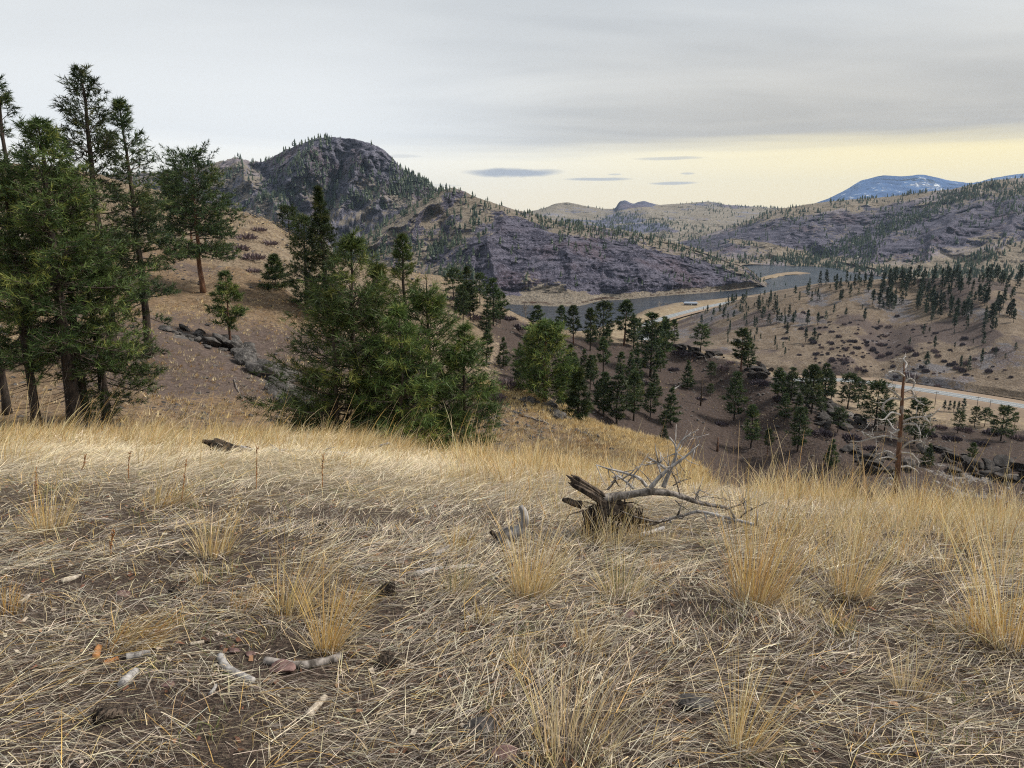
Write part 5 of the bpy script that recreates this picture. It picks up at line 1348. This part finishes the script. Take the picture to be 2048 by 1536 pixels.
for q, (px, py, s, mt, lab) in enumerate(((565, 1342, .045, m_stone, 'reddish flat stone resting against the bark covered branch'), (470, 1303, .022, m_stone, 'small purplish stone behind the bark covered branch'), (500, 1312, .02, m_stone, 'tiny purplish stone left of the bark covered branch'),
                                           (1013, 1520, .04, m_stone, 'pinkish stone at the bottom edge of the picture'), (1390, 1416, .055, m_rock, 'rounded grey stone at the lower right of center'), (245, 1192, .03, m_stone, 'purplish stone in the straw at left'),
                                           (965, 1465, .05, m_rock, 'flat grey stone near the bottom center'), (1255, 1232, .04, m_stone, 'reddish stone in the matted straw at center right'), (770, 1328, .02, m_stone, 'small dark stone in the straw at center left'), (335, 1375, .022, m_stone, 'small reddish stone right of the cracked chunk'))):
    p = gpt(px, py); o = obj('stone', rock_mesh(700 + q, s * 1.3, s, s * .6, 5, 8, mt, 'stone'), None, p + [0, 0, s * .25]); tag(o, lab, 'stone')
def cone_mesh(seed):
    r = np.random.default_rng(seed); b_ = MB()
    b_.tube([(-.04, 0, 0), (-.02, 0, 0), (.02, 0, 0), (.045, 0, 0)], [.010, .024, .020, .006], 8)
    for k in range(46):
        t = (k + .5) / 46; a = k * 2.4; x = -.038 + .08 * t; rr = .028 * math.sin(math.pi * min(1, .25 + t * .75)) + .004
        c = np.array([x, rr * math.cos(a), rr * math.sin(a)]); d = np.array([.35, math.cos(a), math.sin(a)]); sd = np.array([0, -math.sin(a), math.cos(a)]) * .008
        V = np.array([c - d * .014 - sd, c - d * .014 + sd, c + d * .006 + sd * .6, c + d * .006 - sd * .6]); b_.add(V, Q=np.array([[0, 1, 2, 3]]))
    return b_.mesh('pine_cone', [m_rot], False)
pcm = cone_mesh(3)
for px, py, a, lab in ((358, 1190, .3, 'dark pine cone in the straw at left center'), (778, 1188, 1.2, 'dark pine cone below the grey dead branch'), (775, 1330, 2.0, 'dark pine cone right of the bark covered branch'), (648, 1062, .6, 'dark pine cone in the pale grass left of center'), (215, 1440, .2, 'dark pine cone in the bottom left corner')):
    o = obj('pine_cone', pcm, None, gpt(px, py, .02)); o.rotation_euler[2] = a; o.scale = (1.15,) * 3; tag(o, lab, 'pine cone', 'pine cones in the straw')

# weathered white root piece
c0 = gpt(1012, 1095); d1 = c0[1]; e = empty('weathered_root', c0)
q_ = lambda px, py, dd=0.0: pix(px, py, d1 + dd) - c0
obj('root_body', MB().tube(dens([q_(1000, 1100), q_(1004, 1085), q_(1012, 1074), q_(1030, 1066)], 4), np.linspace(.06, .045, 16), 10, rough=.45, seed=4).mesh('root_body', [m_greydark]), e)
obj('root_horn', MB().tube(dens([q_(1006, 1086), q_(994, 1072), q_(980, 1062)], 4), np.linspace(.035, .012, 12), 8, rough=.3, seed=5).mesh('root_horn', [m_rot]), e)
obj('root_horn', MB().tube(dens([q_(1020, 1068), q_(1040, 1060), q_(1051, 1042), q_(1047, 1022), q_(1041, 1012)], 4), np.linspace(.040, .016, 20), 8, rough=.25, seed=6).mesh('root_horn', [m_grey]), e)
obj('root_shard', MB().tube(dens([q_(1012, 1080, -.03), q_(1016, 1095, -.06), q_(1030, 1100, -.08)], 4), np.linspace(.03, .012, 12), 7, rough=.3, seed=7).mesh('root_shard', [m_grey]), e)
tag(e, 'forked weathered white root piece left of the uprooted dead tree', 'root')

# uprooted dead tree
c0 = gpt(1235, 1078); d1 = c0[1]; e = empty('uprooted_dead_tree', c0)
q_ = lambda px, py, dd=0.0: pix(px, py, d1 + dd) - c0
r_r = np.random.default_rng(19)
def crumble(seed, sx, sy, sz):
    me = rock_mesh(seed, sx, sy, sz, 14, 7, m_rot, 'root_mass'); n_ = len(me.vertices); v = np.empty(n_ * 3, np.float32); me.vertices.foreach_get('co', v); v = v.reshape(-1, 3)
    v = v * (1 + .55 * fbm(v / .10 + seed, 4, seed)[:, None]); me.vertices.foreach_set('co', v.ravel()); me.update(); return me
lumps = ((1218, 1012, .0, .12, .09, .055), (1188, 1026, .05, .08, .08, .06), (1245, 1022, .05, .11, .09, .06), (1205, 1048, .1, .10, .09, .06), (1265, 1038, .12, .10, .08, .05))
for k, (x, y, dd, a, b_, c) in enumerate(lumps): obj('root_mass', crumble(811 + k, a, b_, c), e, tuple(q_(x, y, dd)))
hair = MB()
for k in range(130):
    x, y, dd, a, b_, c = lumps[k % 5]
    st = q_(x, y, dd) + unit(r_r.normal(size=3)) * [a, b_, c] * .9; v = r_r.normal(0, .07, 3) + [0, -.02, -.06]
    hair.tube([st, st + v * .5 + r_r.normal(0, .02, 3), st + v], [.006, .004, .0015], 4)
h_ = obj('rootlets', hair.mesh('rootlets', [m_rot]), e); h_['kind'] = 'stuff'
stub = MB(); sp0, sp1 = q_(1208, 1002), q_(1122, 946); ax = unit(sp1 - sp0); ua, ub = frame(ax[None]); ua, ub = ua[0], ub[0]
for k in range(16):       # a splintered trunk end: slivers of uneven length side by side
    an = r_r.uniform(0, 6.28); rr_ = r_r.uniform(.005, .042); off = ua * math.cos(an) * rr_ + ub * math.sin(an) * rr_ * .8; ln_ = r_r.uniform(.55, 1.06)
    pa, pb = sp0 + off * .9, sp0 + (sp1 - sp0) * ln_ + off * 1.05
    stub.tube([pa, pa * .6 + pb * .4 + r_r.normal(0, .004, 3), pa * .2 + pb * .8 + r_r.normal(0, .005, 3), pb], [.022, .020, .016, .003], 5, rough=.3, seed=k)
obj('broken_stub', stub.mesh('broken_stub', [m_rot], False), e)
obj('broken_stub', MB().tube(dens([q_(1165, 1010), q_(1140, 1004), q_(1124, 998)], 4), np.linspace(.03, .012, 12), 6, rough=.4, seed=22).mesh('broken_stub', [m_rot], False), e)
obj('trunk', MB().tube(dens([q_(1195, 1000), q_(1250, 990), q_(1300, 983), q_(1345, 986), q_(1390, 1003), q_(1425, 1011), q_(1456, 1015)], 4), np.linspace(.030, .009, 28), 9, rough=.3, seed=23).mesh('trunk', [m_greydark]), e)
UB = [([(1300, 978), (1318, 955), (1338, 937), (1370, 914), (1385, 902), (1399, 888)], .030, .006, m_grey, -.05), ([(1326, 976), (1336, 950), (1344, 932), (1353, 911), (1351, 890), (1338, 873)], .030, .008, m_grey, .03),
      ([(1353, 900), (1360, 885), (1372, 873), (1399, 858)], .014, .004, m_grey, .05), ([(1294, 974), (1279, 955), (1241, 943), (1215, 937), (1191, 929)], .022, .007, m_grey, -.10), ([(1268, 978), (1250, 961), (1232, 950)], .018, .012, m_grey, -.14),
      ([(1332, 938), (1316, 926), (1296, 914)], .018, .012, m_grey, .0), ([(1214, 980), (1224, 970), (1230, 958), (1231, 950)], .014, .010, m_greydark, -.1), ([(1360, 990), (1352, 962), (1344, 945), (1340, 935)], .009, .004, m_greydark, -.2),
      ([(1345, 972), (1362, 962), (1384, 956)], .009, .003, m_greydark, -.15), ([(1310, 975), (1290, 950), (1270, 930)], .008, .003, m_greydark, .1), ([(1367, 1031), (1394, 1022), (1425, 1028), (1450, 1035), (1485, 1043), (1513, 1051)], .016, .020, m_grey, -.5),
      ([(1480, 1036), (1492, 1024), (1507, 1017), (1522, 1010), (1538, 1004)], .009, .003, m_greydark, -.5), ([(1450, 1020), (1470, 1013), (1493, 1004)], .008, .003, m_greydark, -.4), ([(1492, 1024), (1486, 1008), (1492, 1000)], .006, .003, m_grey, -.5),
      ([(1390, 1003), (1394, 985), (1402, 978)], .012, .006, m_grey, .0), ([(1400, 992), (1440, 996), (1462, 1002)], .006, .003, m_greydark, .0), ([(1350, 1000), (1362, 1012), (1385, 1024)], .008, .004, m_greydark, -.3),
      ([(1300, 1050), (1330, 1040), (1367, 1031)], .02, .016, m_greydark, -.5)]
for q, (pts_, r0, r1, mt, dd) in enumerate(UB):
    P = dens([q_(x, y, dd * (.4 + .6 * k / len(pts_))) for k, (x, y) in enumerate(pts_)], 4)
    t = MB().tube(P, np.linspace(r0 * .55, r1 * .5, len(P)), 7, rough=.2, seed=30 + q)
    for z_ in range(9):
        st = P[r_r.integers(len(P) // 4, len(P))]; v = r_r.normal(0, .065, 3); t.tube([st, st + v * .6, st + v + [0, 0, .02]], [r1 * .55, r1 * .4, .0015], 3)
    obj('branch', t.mesh('branch', [mt]), e)
tag(e, 'uprooted dead tree with rotten root mass and bleached forked branches', 'dead tree')

# charred log at the meadow's far edge and grey logs beside it
def crest_obj(name, base_px, parts, label, cat):
    c0 = gpt(*base_px); d1 = c0[1]; e = empty(name, c0)
    for nm, pts_, r0, r1, mt, rough in parts:
        P = dens([pix(x, y, d1 + dd) - c0 for x, y, dd in pts_], 4)
        obj(nm, MB().tube(P, np.linspace(r0, r1, len(P)), 9, rough=rough, seed=len(nm) + len(pts_)).mesh(nm, [mt], False), e)
    return tag(e, label, cat)
crest_obj('charred_log', (455, 906), [('log_body', [(425, 888, 0), (450, 895, 0), (475, 900, .1), (500, 903, .2)], .075, .05, m_char, .5), ('raised_end', [(440, 892, 0), (420, 886, 0), (404, 882, 0)], .055, .02, m_char, .4),
                                      ('burnt_foot', [(452, 895, -.05), (450, 905, -.1), (446, 914, -.12)], .06, .04, m_char, .5), ('pale_splinter', [(480, 893, .1), (500, 899, .1), (512, 898, .1)], .02, .008, m_grey, .2)], 'black charred log in the pale grass at the meadow edge', 'log')
crest_obj('grey_log', (620, 910), [('log_body', [(525, 904, .3), (580, 903, .3), (640, 907, .3), (700, 910, .3)], .03, .035, m_grey, .3), ('twig', [(560, 903, .3), (552, 896, .3), (540, 888, .3)], .008, .003, m_grey, .2), ('twig', [(640, 905, .3), (655, 897, .3), (676, 893, .3)], .008, .003, m_grey, .2)], 'long grey log half buried in grass in front of the thicket', 'log')
crest_obj('grey_log', (760, 905), [('log_body', [(715, 903, .5), (750, 894, .5), (782, 886, .5)], .025, .018, m_grey, .3), ('twig', [(750, 894, .5), (758, 886, .5), (770, 880, .5)], .008, .003, m_grey, .2)], 'short pale log tilted against the thicket foot', 'log')

# dry weed stalks standing singly
m_stalk = wood_material('red_brown_stalk', (.20, .09, .035), (.38, .20, .09), (30, 30, 30))
for q, (px, pb, pt, lean, lab) in enumerate(((72, 992, 940, 0, 'straight rusty weed stalk near the left edge of the pale grass'), (257, 962, 903, 4, 'rusty weed stalk pair left of the charred log'), (362, 1008, 926, 10, 'tallest rusty weed stalk leaning right below the charred log'),
                                             (512, 984, 896, 2, 'thin forked weed stalk right of the charred log'), (645, 980, 905, 3, 'slender weed stalk in the golden grass before the thicket'), (222, 1112, 1064, 8, 'orange weed stalk low in the matted straw at left'),
                                             (160, 946, 910, 12, 'leaning weed stalk at the upper left of the pale grass'), (1938, 1130, 1088, -6, 'dark bent weed stalk in the tall grass at right'), (1565, 1040, 1000, 14, 'dark thin stalk beside the end of the dead tree'))):
    p = gpt(px, pb); d1 = p[1]; r = np.random.default_rng(900 + q)
    top = pix(px + lean, pt, d1) - p; P = dens([np.zeros(3), top * .5 + [r.normal(0, .01), 0, 0], top], 4)
    t = MB().tube(P, np.linspace(.0045, .002, len(P)), 5)
    for k in range(18):
        i = r.integers(len(P) // 3, len(P)); v = unit(r.normal(size=3) * [1, 1, .5] + [0, 0, .6]) * [.5, .5, 1.3] * r.uniform(.012, .04)
        t.tube([P[i], P[i] + v * .6, P[i] + v], [.002, .0035, .0012], 4)
    tag(obj('weed_stalk', t.mesh('weed_stalk', [m_stalk if q < 7 else m_greydark]), None, p), lab, 'plant', 'dry weed stalks')

# ------------------------------------------------------------------ the grass itself
def blades(root, head, elev, length, width, curve, col, r, S=3):
    """bent blades: head = heading angle, elev = rise angle at the root, curve = how far the tip falls over (radians)"""
    M = len(root); V = np.zeros((M, 2 * S + 1, 3)); p = root.copy(); seg = length / S
    sd = np.stack([-np.sin(head), np.cos(head), np.zeros(M)], -1)
    tw = r.normal(0, .7, M)[:, None]
    for k in range(S + 1):
        a = elev - curve * (k / S)
        d = np.stack([np.cos(head) * np.cos(a), np.sin(head) * np.cos(a), np.sin(a)], -1)
        if k < S:
            up = np.cross(sd, d); s_ = (sd * np.cos(tw) + up * np.sin(tw)) * (width * .5 * (1 - .55 * k / S))[:, None]
            V[:, 2 * k] = p - s_; V[:, 2 * k + 1] = p + s_
            p = p + d * seg[:, None]
        else: V[:, 2 * S] = p
    b0 = (np.arange(M) * (2 * S + 1))[:, None]
    q = np.concatenate([b0 + np.array([[2 * k, 2 * k + 1, 2 * k + 3, 2 * k + 2]]) for k in range(S - 1)])
    t = b0 + np.array([[2 * S - 2, 2 * S - 1, 2 * S]])
    C = np.repeat(col, 2 * S + 1, 0)
    return V.reshape(-1, 3), q, t, C
class GB:
    def __init__(s): s.V, s.Q, s.T, s.C, s.n = [], [], [], [], 0
    def add(s, V, q, t, C):
        s.V.append(V); s.Q.append(q + s.n); s.T.append(t + s.n); s.C.append(C); s.n += len(V)
    def mesh(s, name):
        return mesh(name, np.concatenate(s.V), [np.concatenate(s.Q), np.concatenate(s.T)], [m_blade], False, {'col': np.concatenate(s.C)})
rg = np.random.default_rng(5)
def pick(cols, w, n, jit=.2):
    C = np.asarray(cols)[rg.choice(len(cols), n, p=np.asarray(w) / np.sum(w))]
    return C * rg.uniform(1 - jit, 1 + jit, (n, 1)) * rg.uniform(.94, 1.06, (n, 3))
def wedge(n, y0, y1):
    y = np.sqrt(rg.uniform(y0 ** 2, y1 ** 2, n)); x = rg.uniform(-1, 1, n) * (.78 * y + .5)
    return x, y
def beside(n, y0, y1):      # the meadow goes on to both sides of the view
    y = rg.uniform(y0, y1, n); x = np.where(rg.uniform(size=n) < .5, -1, 1) * (.78 * y + .5 + 3.0 * rg.uniform(0, 1, n) ** 1.2)
    return x, y
def gz(x, y): return meadow_z(x, y)

# matted straw lying on the ground, thinner where bare soil and duff show
mat_ = GB()
for y0, y1, n, n2 in ((.9, 4.5, 108000, 30000), (4.5, 8.0, 84000, 17000), (8.0, 13.5, 54000, 12000)):
    x, y = wedge(n, y0, y1); x2, y2 = beside(n2, y0, y1); x, y = np.concatenate([x, x2]), np.concatenate([y, y2])
    fat = np.concatenate([np.ones(n), np.full(n2, 1.6)]); n += n2
    bare = .6 * fbm(P3(x * .9, y * .9), 2, 71) + .8 * fbm(P3(x * 5, y * 5), 2, 77)
    keep = rg.uniform(size=n) < np.clip(1.0 - (.36 + 1.8 * np.clip(bare + .02, 0, 1)) * sm(6.8, 3.4, y), .10, 1); x, y, fat = x[keep], y[keep], fat[keep]; n = len(x)
    px, py = unpix(P3(x, y, gz(x, y)))
    flow = .45 + 2.2 * fbm(P3(x * .9, y * .9), 3, 72) + rg.normal(0, .55, n) + np.where(rg.uniform(size=n) < .3, rg.uniform(0, 6.28, n), 0)
    pale = sm(5.0, 8.2, y) * sm(1150, 800, px)
    el_ = np.abs(rg.normal(.06, .12, n)) + pale * np.abs(rg.normal(0, .35, n))
    ln = (.04 + .26 * rg.uniform(0, 1, n) ** 2.4) * (1 - .25 * pale); wd_ = fat * (.001 + .0024 * rg.uniform(0, 1, n) ** 1.8) * (1 + .13 * np.maximum(y - 3, 0))
    cA = pick([(.52, .43, .28), (.40, .36, .31), (.72, .64, .49), (.46, .39, .30), GOLD, (.22, .19, .165), (.24, .15, .08)], [2.6, 3.2, 3.4, 2.6, .9, 3.6, .6], n, .38)
    cB = pick([PALE, (.88, .79, .60), (.82, .71, .50), (.70, .57, .35)], [1.5, 3.5, 3, 2], n)
    c = cA + (cB - cA) * (pale * rg.uniform(.5, 1, n))[:, None]
    z = gz(x, y) + rg.uniform(.0, .035, n)
    mat_.add(*blades(P3(x, y, z), flow, el_, ln, wd_, el_ + rg.uniform(-.25, .6, n), c, rg, S=2))
o = obj('matted_straw', mat_.mesh('matted_straw')); o['kind'] = 'stuff'; o['label'] = 'matted dry straw covering the meadow ground'

# short standing blades, some still green at the foot
sh_ = GB(); n = 30000
x, y = wedge(n, 1.0, 11); x2, y2 = beside(7000, 1.0, 11); x, y = np.concatenate([x, x2]), np.concatenate([y, y2]); n = len(x)
k_ = fbm(P3(x * 1.6, y * 1.6), 3, 75) + rg.normal(0, .12, n); k_ = k_ > -.02; x, y = x[k_], y[k_]; n = len(x)
el_ = rg.normal(1.0, .3, n); c = pick([STRAW, GREY, PALE, GOLD, GREEN, (.18, .19, .08)], [3, 2, 2, 1.6, .55, .4], n)
sh_.add(*blades(P3(x, y, gz(x, y)), rg.uniform(0, 6.28, n), el_, rg.uniform(.04, .13, n) * (1 + .4 * sm(5, 9, y)), rg.uniform(.002, .0035, n) * (1 + .12 * np.maximum(y - 3, 0)), rg.uniform(.1, .8, n), c, rg))
# green tufts peeping through
for k in range(90):
    x0, y0 = wedge(1, 1.5, 6); m_ = 34; x = x0 + rg.normal(0, .05, m_); y = y0 + rg.normal(0, .05, m_)
    sh_.add(*blades(P3(x, y, gz(x, y)), rg.uniform(0, 6.28, m_), rg.normal(1.0, .25, m_), rg.uniform(.03, .09, m_), np.full(m_, .003), rg.uniform(.1, .7, m_), pick([GREEN, (.17, .18, .07), STRAW], [3, 2, 2], m_), rg))
o = obj('short_grass', sh_.mesh('short_grass')); o['kind'] = 'stuff'; o['label'] = 'short dry grass with green shoots between the straw'

def clump(b_, x0, y0, m_, rad, h, cols, w, lean=.0, spread=.28, wscale=1.0, headlean=0.0):
    a = rg.uniform(0, 6.28, m_); rr = rad * np.sqrt(rg.uniform(0, 1, m_)); x = x0 + rr * np.cos(a); y = y0 + rr * np.sin(a)
    # blades fan outward from the clump's heart, then lean with the wind
    vx = np.cos(a) * spread * (rr / rad + .2) + lean * math.cos(headlean) + rg.normal(0, .10, m_); vy = np.sin(a) * spread * (rr / rad + .2) + lean * math.sin(headlean) + rg.normal(0, .10, m_)
    head = np.arctan2(vy, vx); el_ = np.pi / 2 - np.arctan(np.hypot(vx, vy))
    b_.add(*blades(P3(x, y, gz(x, y) - .01), head, el_, h * rg.uniform(.35, 1.12, m_), rg.uniform(.0016, .0036, m_) * wscale * (1 + .10 * max(y0 - 3, 0)), np.abs(rg.normal(.25, .35, m_)), pick(cols, w, m_, .3), rg))

# tall grass along the edge of the hilltop and over its right shoulder
tall = GB(); cnt = 0
for k in range(3300):
    x0, y0 = wedge(1, 3.0, 13.5) if k < 2600 else beside(1, 3.0, 13.5); x0, y0 = float(x0[0]), float(y0[0])
    px, py = unpix(np.array([x0, y0, float(gz(x0, y0))]))
    right = sm(1380, 1640, px) * sm(np.interp(px, [1300, 1650, 2048], [1130, 1180, 1300]), np.interp(px, [1300, 1650, 2048], [1080, 1110, 1200]), py)
    mid = sm(840, 980, px) * sm(1480, 1380, px) * sm(1030, 960, py)
    left = sm(900, 760, px) * sm(952, 905, py)
    p = max(right * .62, mid * .55, left * .42, .035 * sm(4, 6, y0))
    if rg.uniform() > p: continue
    lft = left > max(right, mid)
    h = rg.uniform(.22, .48) * (1.15 if right > .5 else .95)
    clump(tall, x0, y0, int(rg.uniform(26, 50)), rg.uniform(.06, .16), h, [GOLD, STRAW, PALE, (.46, .27, .09), (.66, .54, .32)], [1.7, 3, 2.8, .7, 2.6],
          lean=rg.uniform(.25, .7) if lft else rg.normal(.12, .18), headlean=rg.normal(.1, .4), spread=.34, wscale=1.1); cnt += 1
# long seed stems standing above it
n = 2300; x, y = wedge(n, 5.0, 13.5); px, py = unpix(P3(x, y, gz(x, y)))
p = np.maximum.reduce([.55 * sm(1400, 1700, px) * sm(1150, 1000, py), .38 * sm(850, 950, px) * sm(1040, 960, py), .30 * sm(1000, 900, px) * sm(960, 900, py), np.full(n, .03)])
k_ = rg.uniform(size=n) < p; x, y, px = x[k_], y[k_], px[k_]; n = len(x)
hd = np.where(px < 900, rg.normal(.1, .5, n), rg.normal(.4, 1.3, n)); el_ = np.where(px < 900, rg.normal(1.15, .16, n), rg.normal(1.32, .16, n))
tall.add(*blades(P3(x, y, gz(x, y)), hd, el_, rg.uniform(.5, .95, n), rg.uniform(.003, .0045, n) * (1 + .09 * np.maximum(y - 3, 0)), rg.uniform(.1, .8, n), pick([STRAW, GOLD, (.38, .27, .14), PALE], [3, 2, 2, 1.5], n), rg, S=5))
# seed heads: a few short bristles near each tip are too fine to see; the stems carry a slightly thicker awn
o = obj('tall_grass', tall.mesh('tall_grass')); o['kind'] = 'stuff'; o['label'] = 'tall golden grass along the far edge of the hilltop'

# bunchgrass clumps one can pick out singly
BG = [  # px, base py, height in pixels, blades, radius m, lean, colours, label
    (1515, 1205, 265, 230, .11, .14, [GOLD, STRAW, (.44, .30, .14)], 'largest golden bunchgrass right of the uprooted dead tree'),
    (1060, 1192, 200, 170, .08, .14, [STRAW, GOLD, PALE], 'tall pale gold bunchgrass in front of the weathered root piece'),
    (1238, 1195, 120, 120, .09, .05, [STRAW, PALE, GREEN], 'spreading straw bunchgrass with green base at center right'),
    (915, 1190, 95, 90, .06, .1, [STRAW, GREY, GREEN], 'small bunchgrass beside the grey dead branch'),
    (655, 1302, 190, 110, .045, .16, [GOLD, (.55, .36, .13), STRAW], 'narrow upright golden bunchgrass left of center'),
    (590, 1225, 200, 110, .08, .40, [GOLD, STRAW, PALE], 'wide golden bunchgrass leaning right behind the narrow one'),
    (700, 1215, 60, 80, .09, .3, [(.55, .30, .09), GOLD, STRAW], 'low rusty bunchgrass right of the leaning one'),
    (500, 1212, 40, 120, .11, .5, [(.52, .28, .08), GOLD, STRAW], 'low rusty grass mat left of the leaning bunchgrass'),
    (260, 1290, 90, 150, .10, .9, [GOLD, (.50, .28, .09), STRAW], 'swept over golden bunchgrass at the lower left'),
    (12, 1225, 60, 80, .07, .1, [(.52, .30, .09), GOLD], 'rusty bunchgrass cut by the left frame edge'),
    (335, 1010, 90, 120, .12, .5, [GOLD, STRAW, PALE], 'leaning golden bunchgrass below the charred log'),
    (100, 1060, 130, 110, .10, .25, [STRAW, GOLD, PALE], 'tall straw bunchgrass at the upper left of the meadow'),
    (430, 1110, 120, 110, .09, .2, [STRAW, GOLD, PALE], 'loose straw bunchgrass at left center'),
    (410, 1168, 45, 60, .05, .1, [STRAW, GOLD, GREEN], 'tiny bunchgrass below the loose straw one'),
    (920, 1100, 60, 80, .07, .2, [GOLD, STRAW], 'short golden bunchgrass left of the weathered root piece'),
    (1315, 1146, 35, 80, .07, .1, [(.55, .28, .08), GOLD, STRAW], 'low rusty bunchgrass right of the spreading one'),
    (1700, 1190, 190, 130, .09, .1, [STRAW, GOLD, PALE], 'tall bunchgrass second to the right of the largest one'),
    (1955, 1265, 80, 110, .10, .0, [(.52, .29, .08), GOLD, STRAW], 'rusty bunchgrass low at the right edge'),
    (2020, 1290, 330, 150, .12, -.05, [GOLD, STRAW, PALE], 'tall golden bunchgrass cut by the right frame edge'),
    (1490, 1500, 230, 70, .05, .28, [STRAW, PALE, GOLD], 'thin straw bunchgrass at the bottom right'),
    (1150, 1500, 230, 120, .13, .2, [STRAW, PALE, GREY], 'wide thin straw bunchgrass at the bottom center'),
    (970, 1240, 45, 60, .05, .1, [STRAW, GOLD], 'small low bunchgrass below the dead branch'),
    (1180, 1295, 70, 60, .06, .1, [STRAW, GOLD, PALE], 'small yellow bunchgrass at center right'),
    (1040, 1330, 60, 60, .05, .1, [STRAW, GREEN, GOLD], 'small greenish bunchgrass right of center'),
    (1600, 1230, 60, 60, .07, .1, [STRAW, PALE], 'small pale bunchgrass right of the largest one'),
    (1680, 1255, 50, 60, .07, .0, [STRAW, GOLD], 'little tuft between the tall right bunchgrasses and the bottom'),
    (1185, 1088, 95, 60, .07, .05, [STRAW, PALE, GOLD], 'thin grass in front of the rotten root mass, left side'),
    (1228, 1094, 110, 70, .08, .05, [STRAW, PALE, GREY], 'thin grass in front of the rotten root mass, middle'),
    (1275, 1086, 90, 60, .08, .05, [STRAW, GOLD, PALE], 'thin grass in front of the rotten root mass, right side'),
    (1330, 1090, 80, 50, .09, .1, [STRAW, PALE, GREY], 'straw tuft below the dead tree trunk'),
    (1820, 1390, 110, 60, .06, .1, [STRAW, GREY, PALE], 'sparse straw tuft at the lower right'),
]
for px, pb, hp, m_, rad, ln_, cols, lab in BG:
    p = gpt(px, pb); H = abs(hp) / FPX * math.hypot(p[1], p[2]) * 1.1; b_ = GB()
    clump(b_, p[0], p[1], m_, rad, H, cols, [3, 2, 2][:len(cols)], lean=ln_, spread=.30)
    clump(b_, p[0], p[1], m_ // 2, rad * 1.5, H * .38, [STRAW, GREY, PALE], [1, 1, 1], lean=ln_, spread=.9)
    clump(b_, p[0], p[1], m_ // 3, rad * .9, H * .85, [STRAW, PALE, GREY], [1, 1, 1], lean=ln_ * 2, spread=.75)
    clump(b_, p[0], p[1], m_ // 4, rad, H * .22, [(.16, .10, .05), (.22, .17, .12), GREEN], [2, 2, 1], lean=0, spread=.8)
    o = obj('bunchgrass', b_.mesh('bunchgrass')); tag(o, lab, 'grass clump', 'bunchgrass clumps in the meadow')

# specks of bark, straw ends and wood crumbs on the soil
n = 5500; y = np.sqrt(rg.uniform(1.3 ** 2, 5.5 ** 2, n)); x = rg.uniform(-1, 1, n) * (.78 * y + .4)
L_ = .003 + .016 * rg.uniform(0, 1, n) ** 2; a = rg.uniform(0, 6.28, n); w_ = L_ * rg.uniform(.25, .6, n)
dx, dy = np.stack([np.cos(a), np.sin(a)], -1) * L_[:, None], np.stack([-np.sin(a), np.cos(a)], -1) * w_[:, None]
c0 = np.stack([x, y], -1); z = gz(x, y) + .006
q4 = [c0 - dx - dy, c0 + dx - dy * .6, c0 + dx + dy, c0 - dx * .8 + dy]
V = np.stack([np.concatenate([q, (z + rg.uniform(-.003, .010, n))[:, None]], 1) for q in q4], 1)
C = np.repeat(pick([(.10, .05, .03), (.24, .14, .08), (.40, .34, .27), (.05, .035, .03), (.17, .075, .045)], [3, 1.4, 1.4, 3, 1.2], n), 4, 0)
o = obj('bark_litter', mesh('bark_litter', V.reshape(-1, 3), np.arange(4 * n).reshape(-1, 4), [m_twig], False, {'col': C})); o['kind'] = 'stuff'; o['label'] = 'crumbs of bark and wood between the straw'
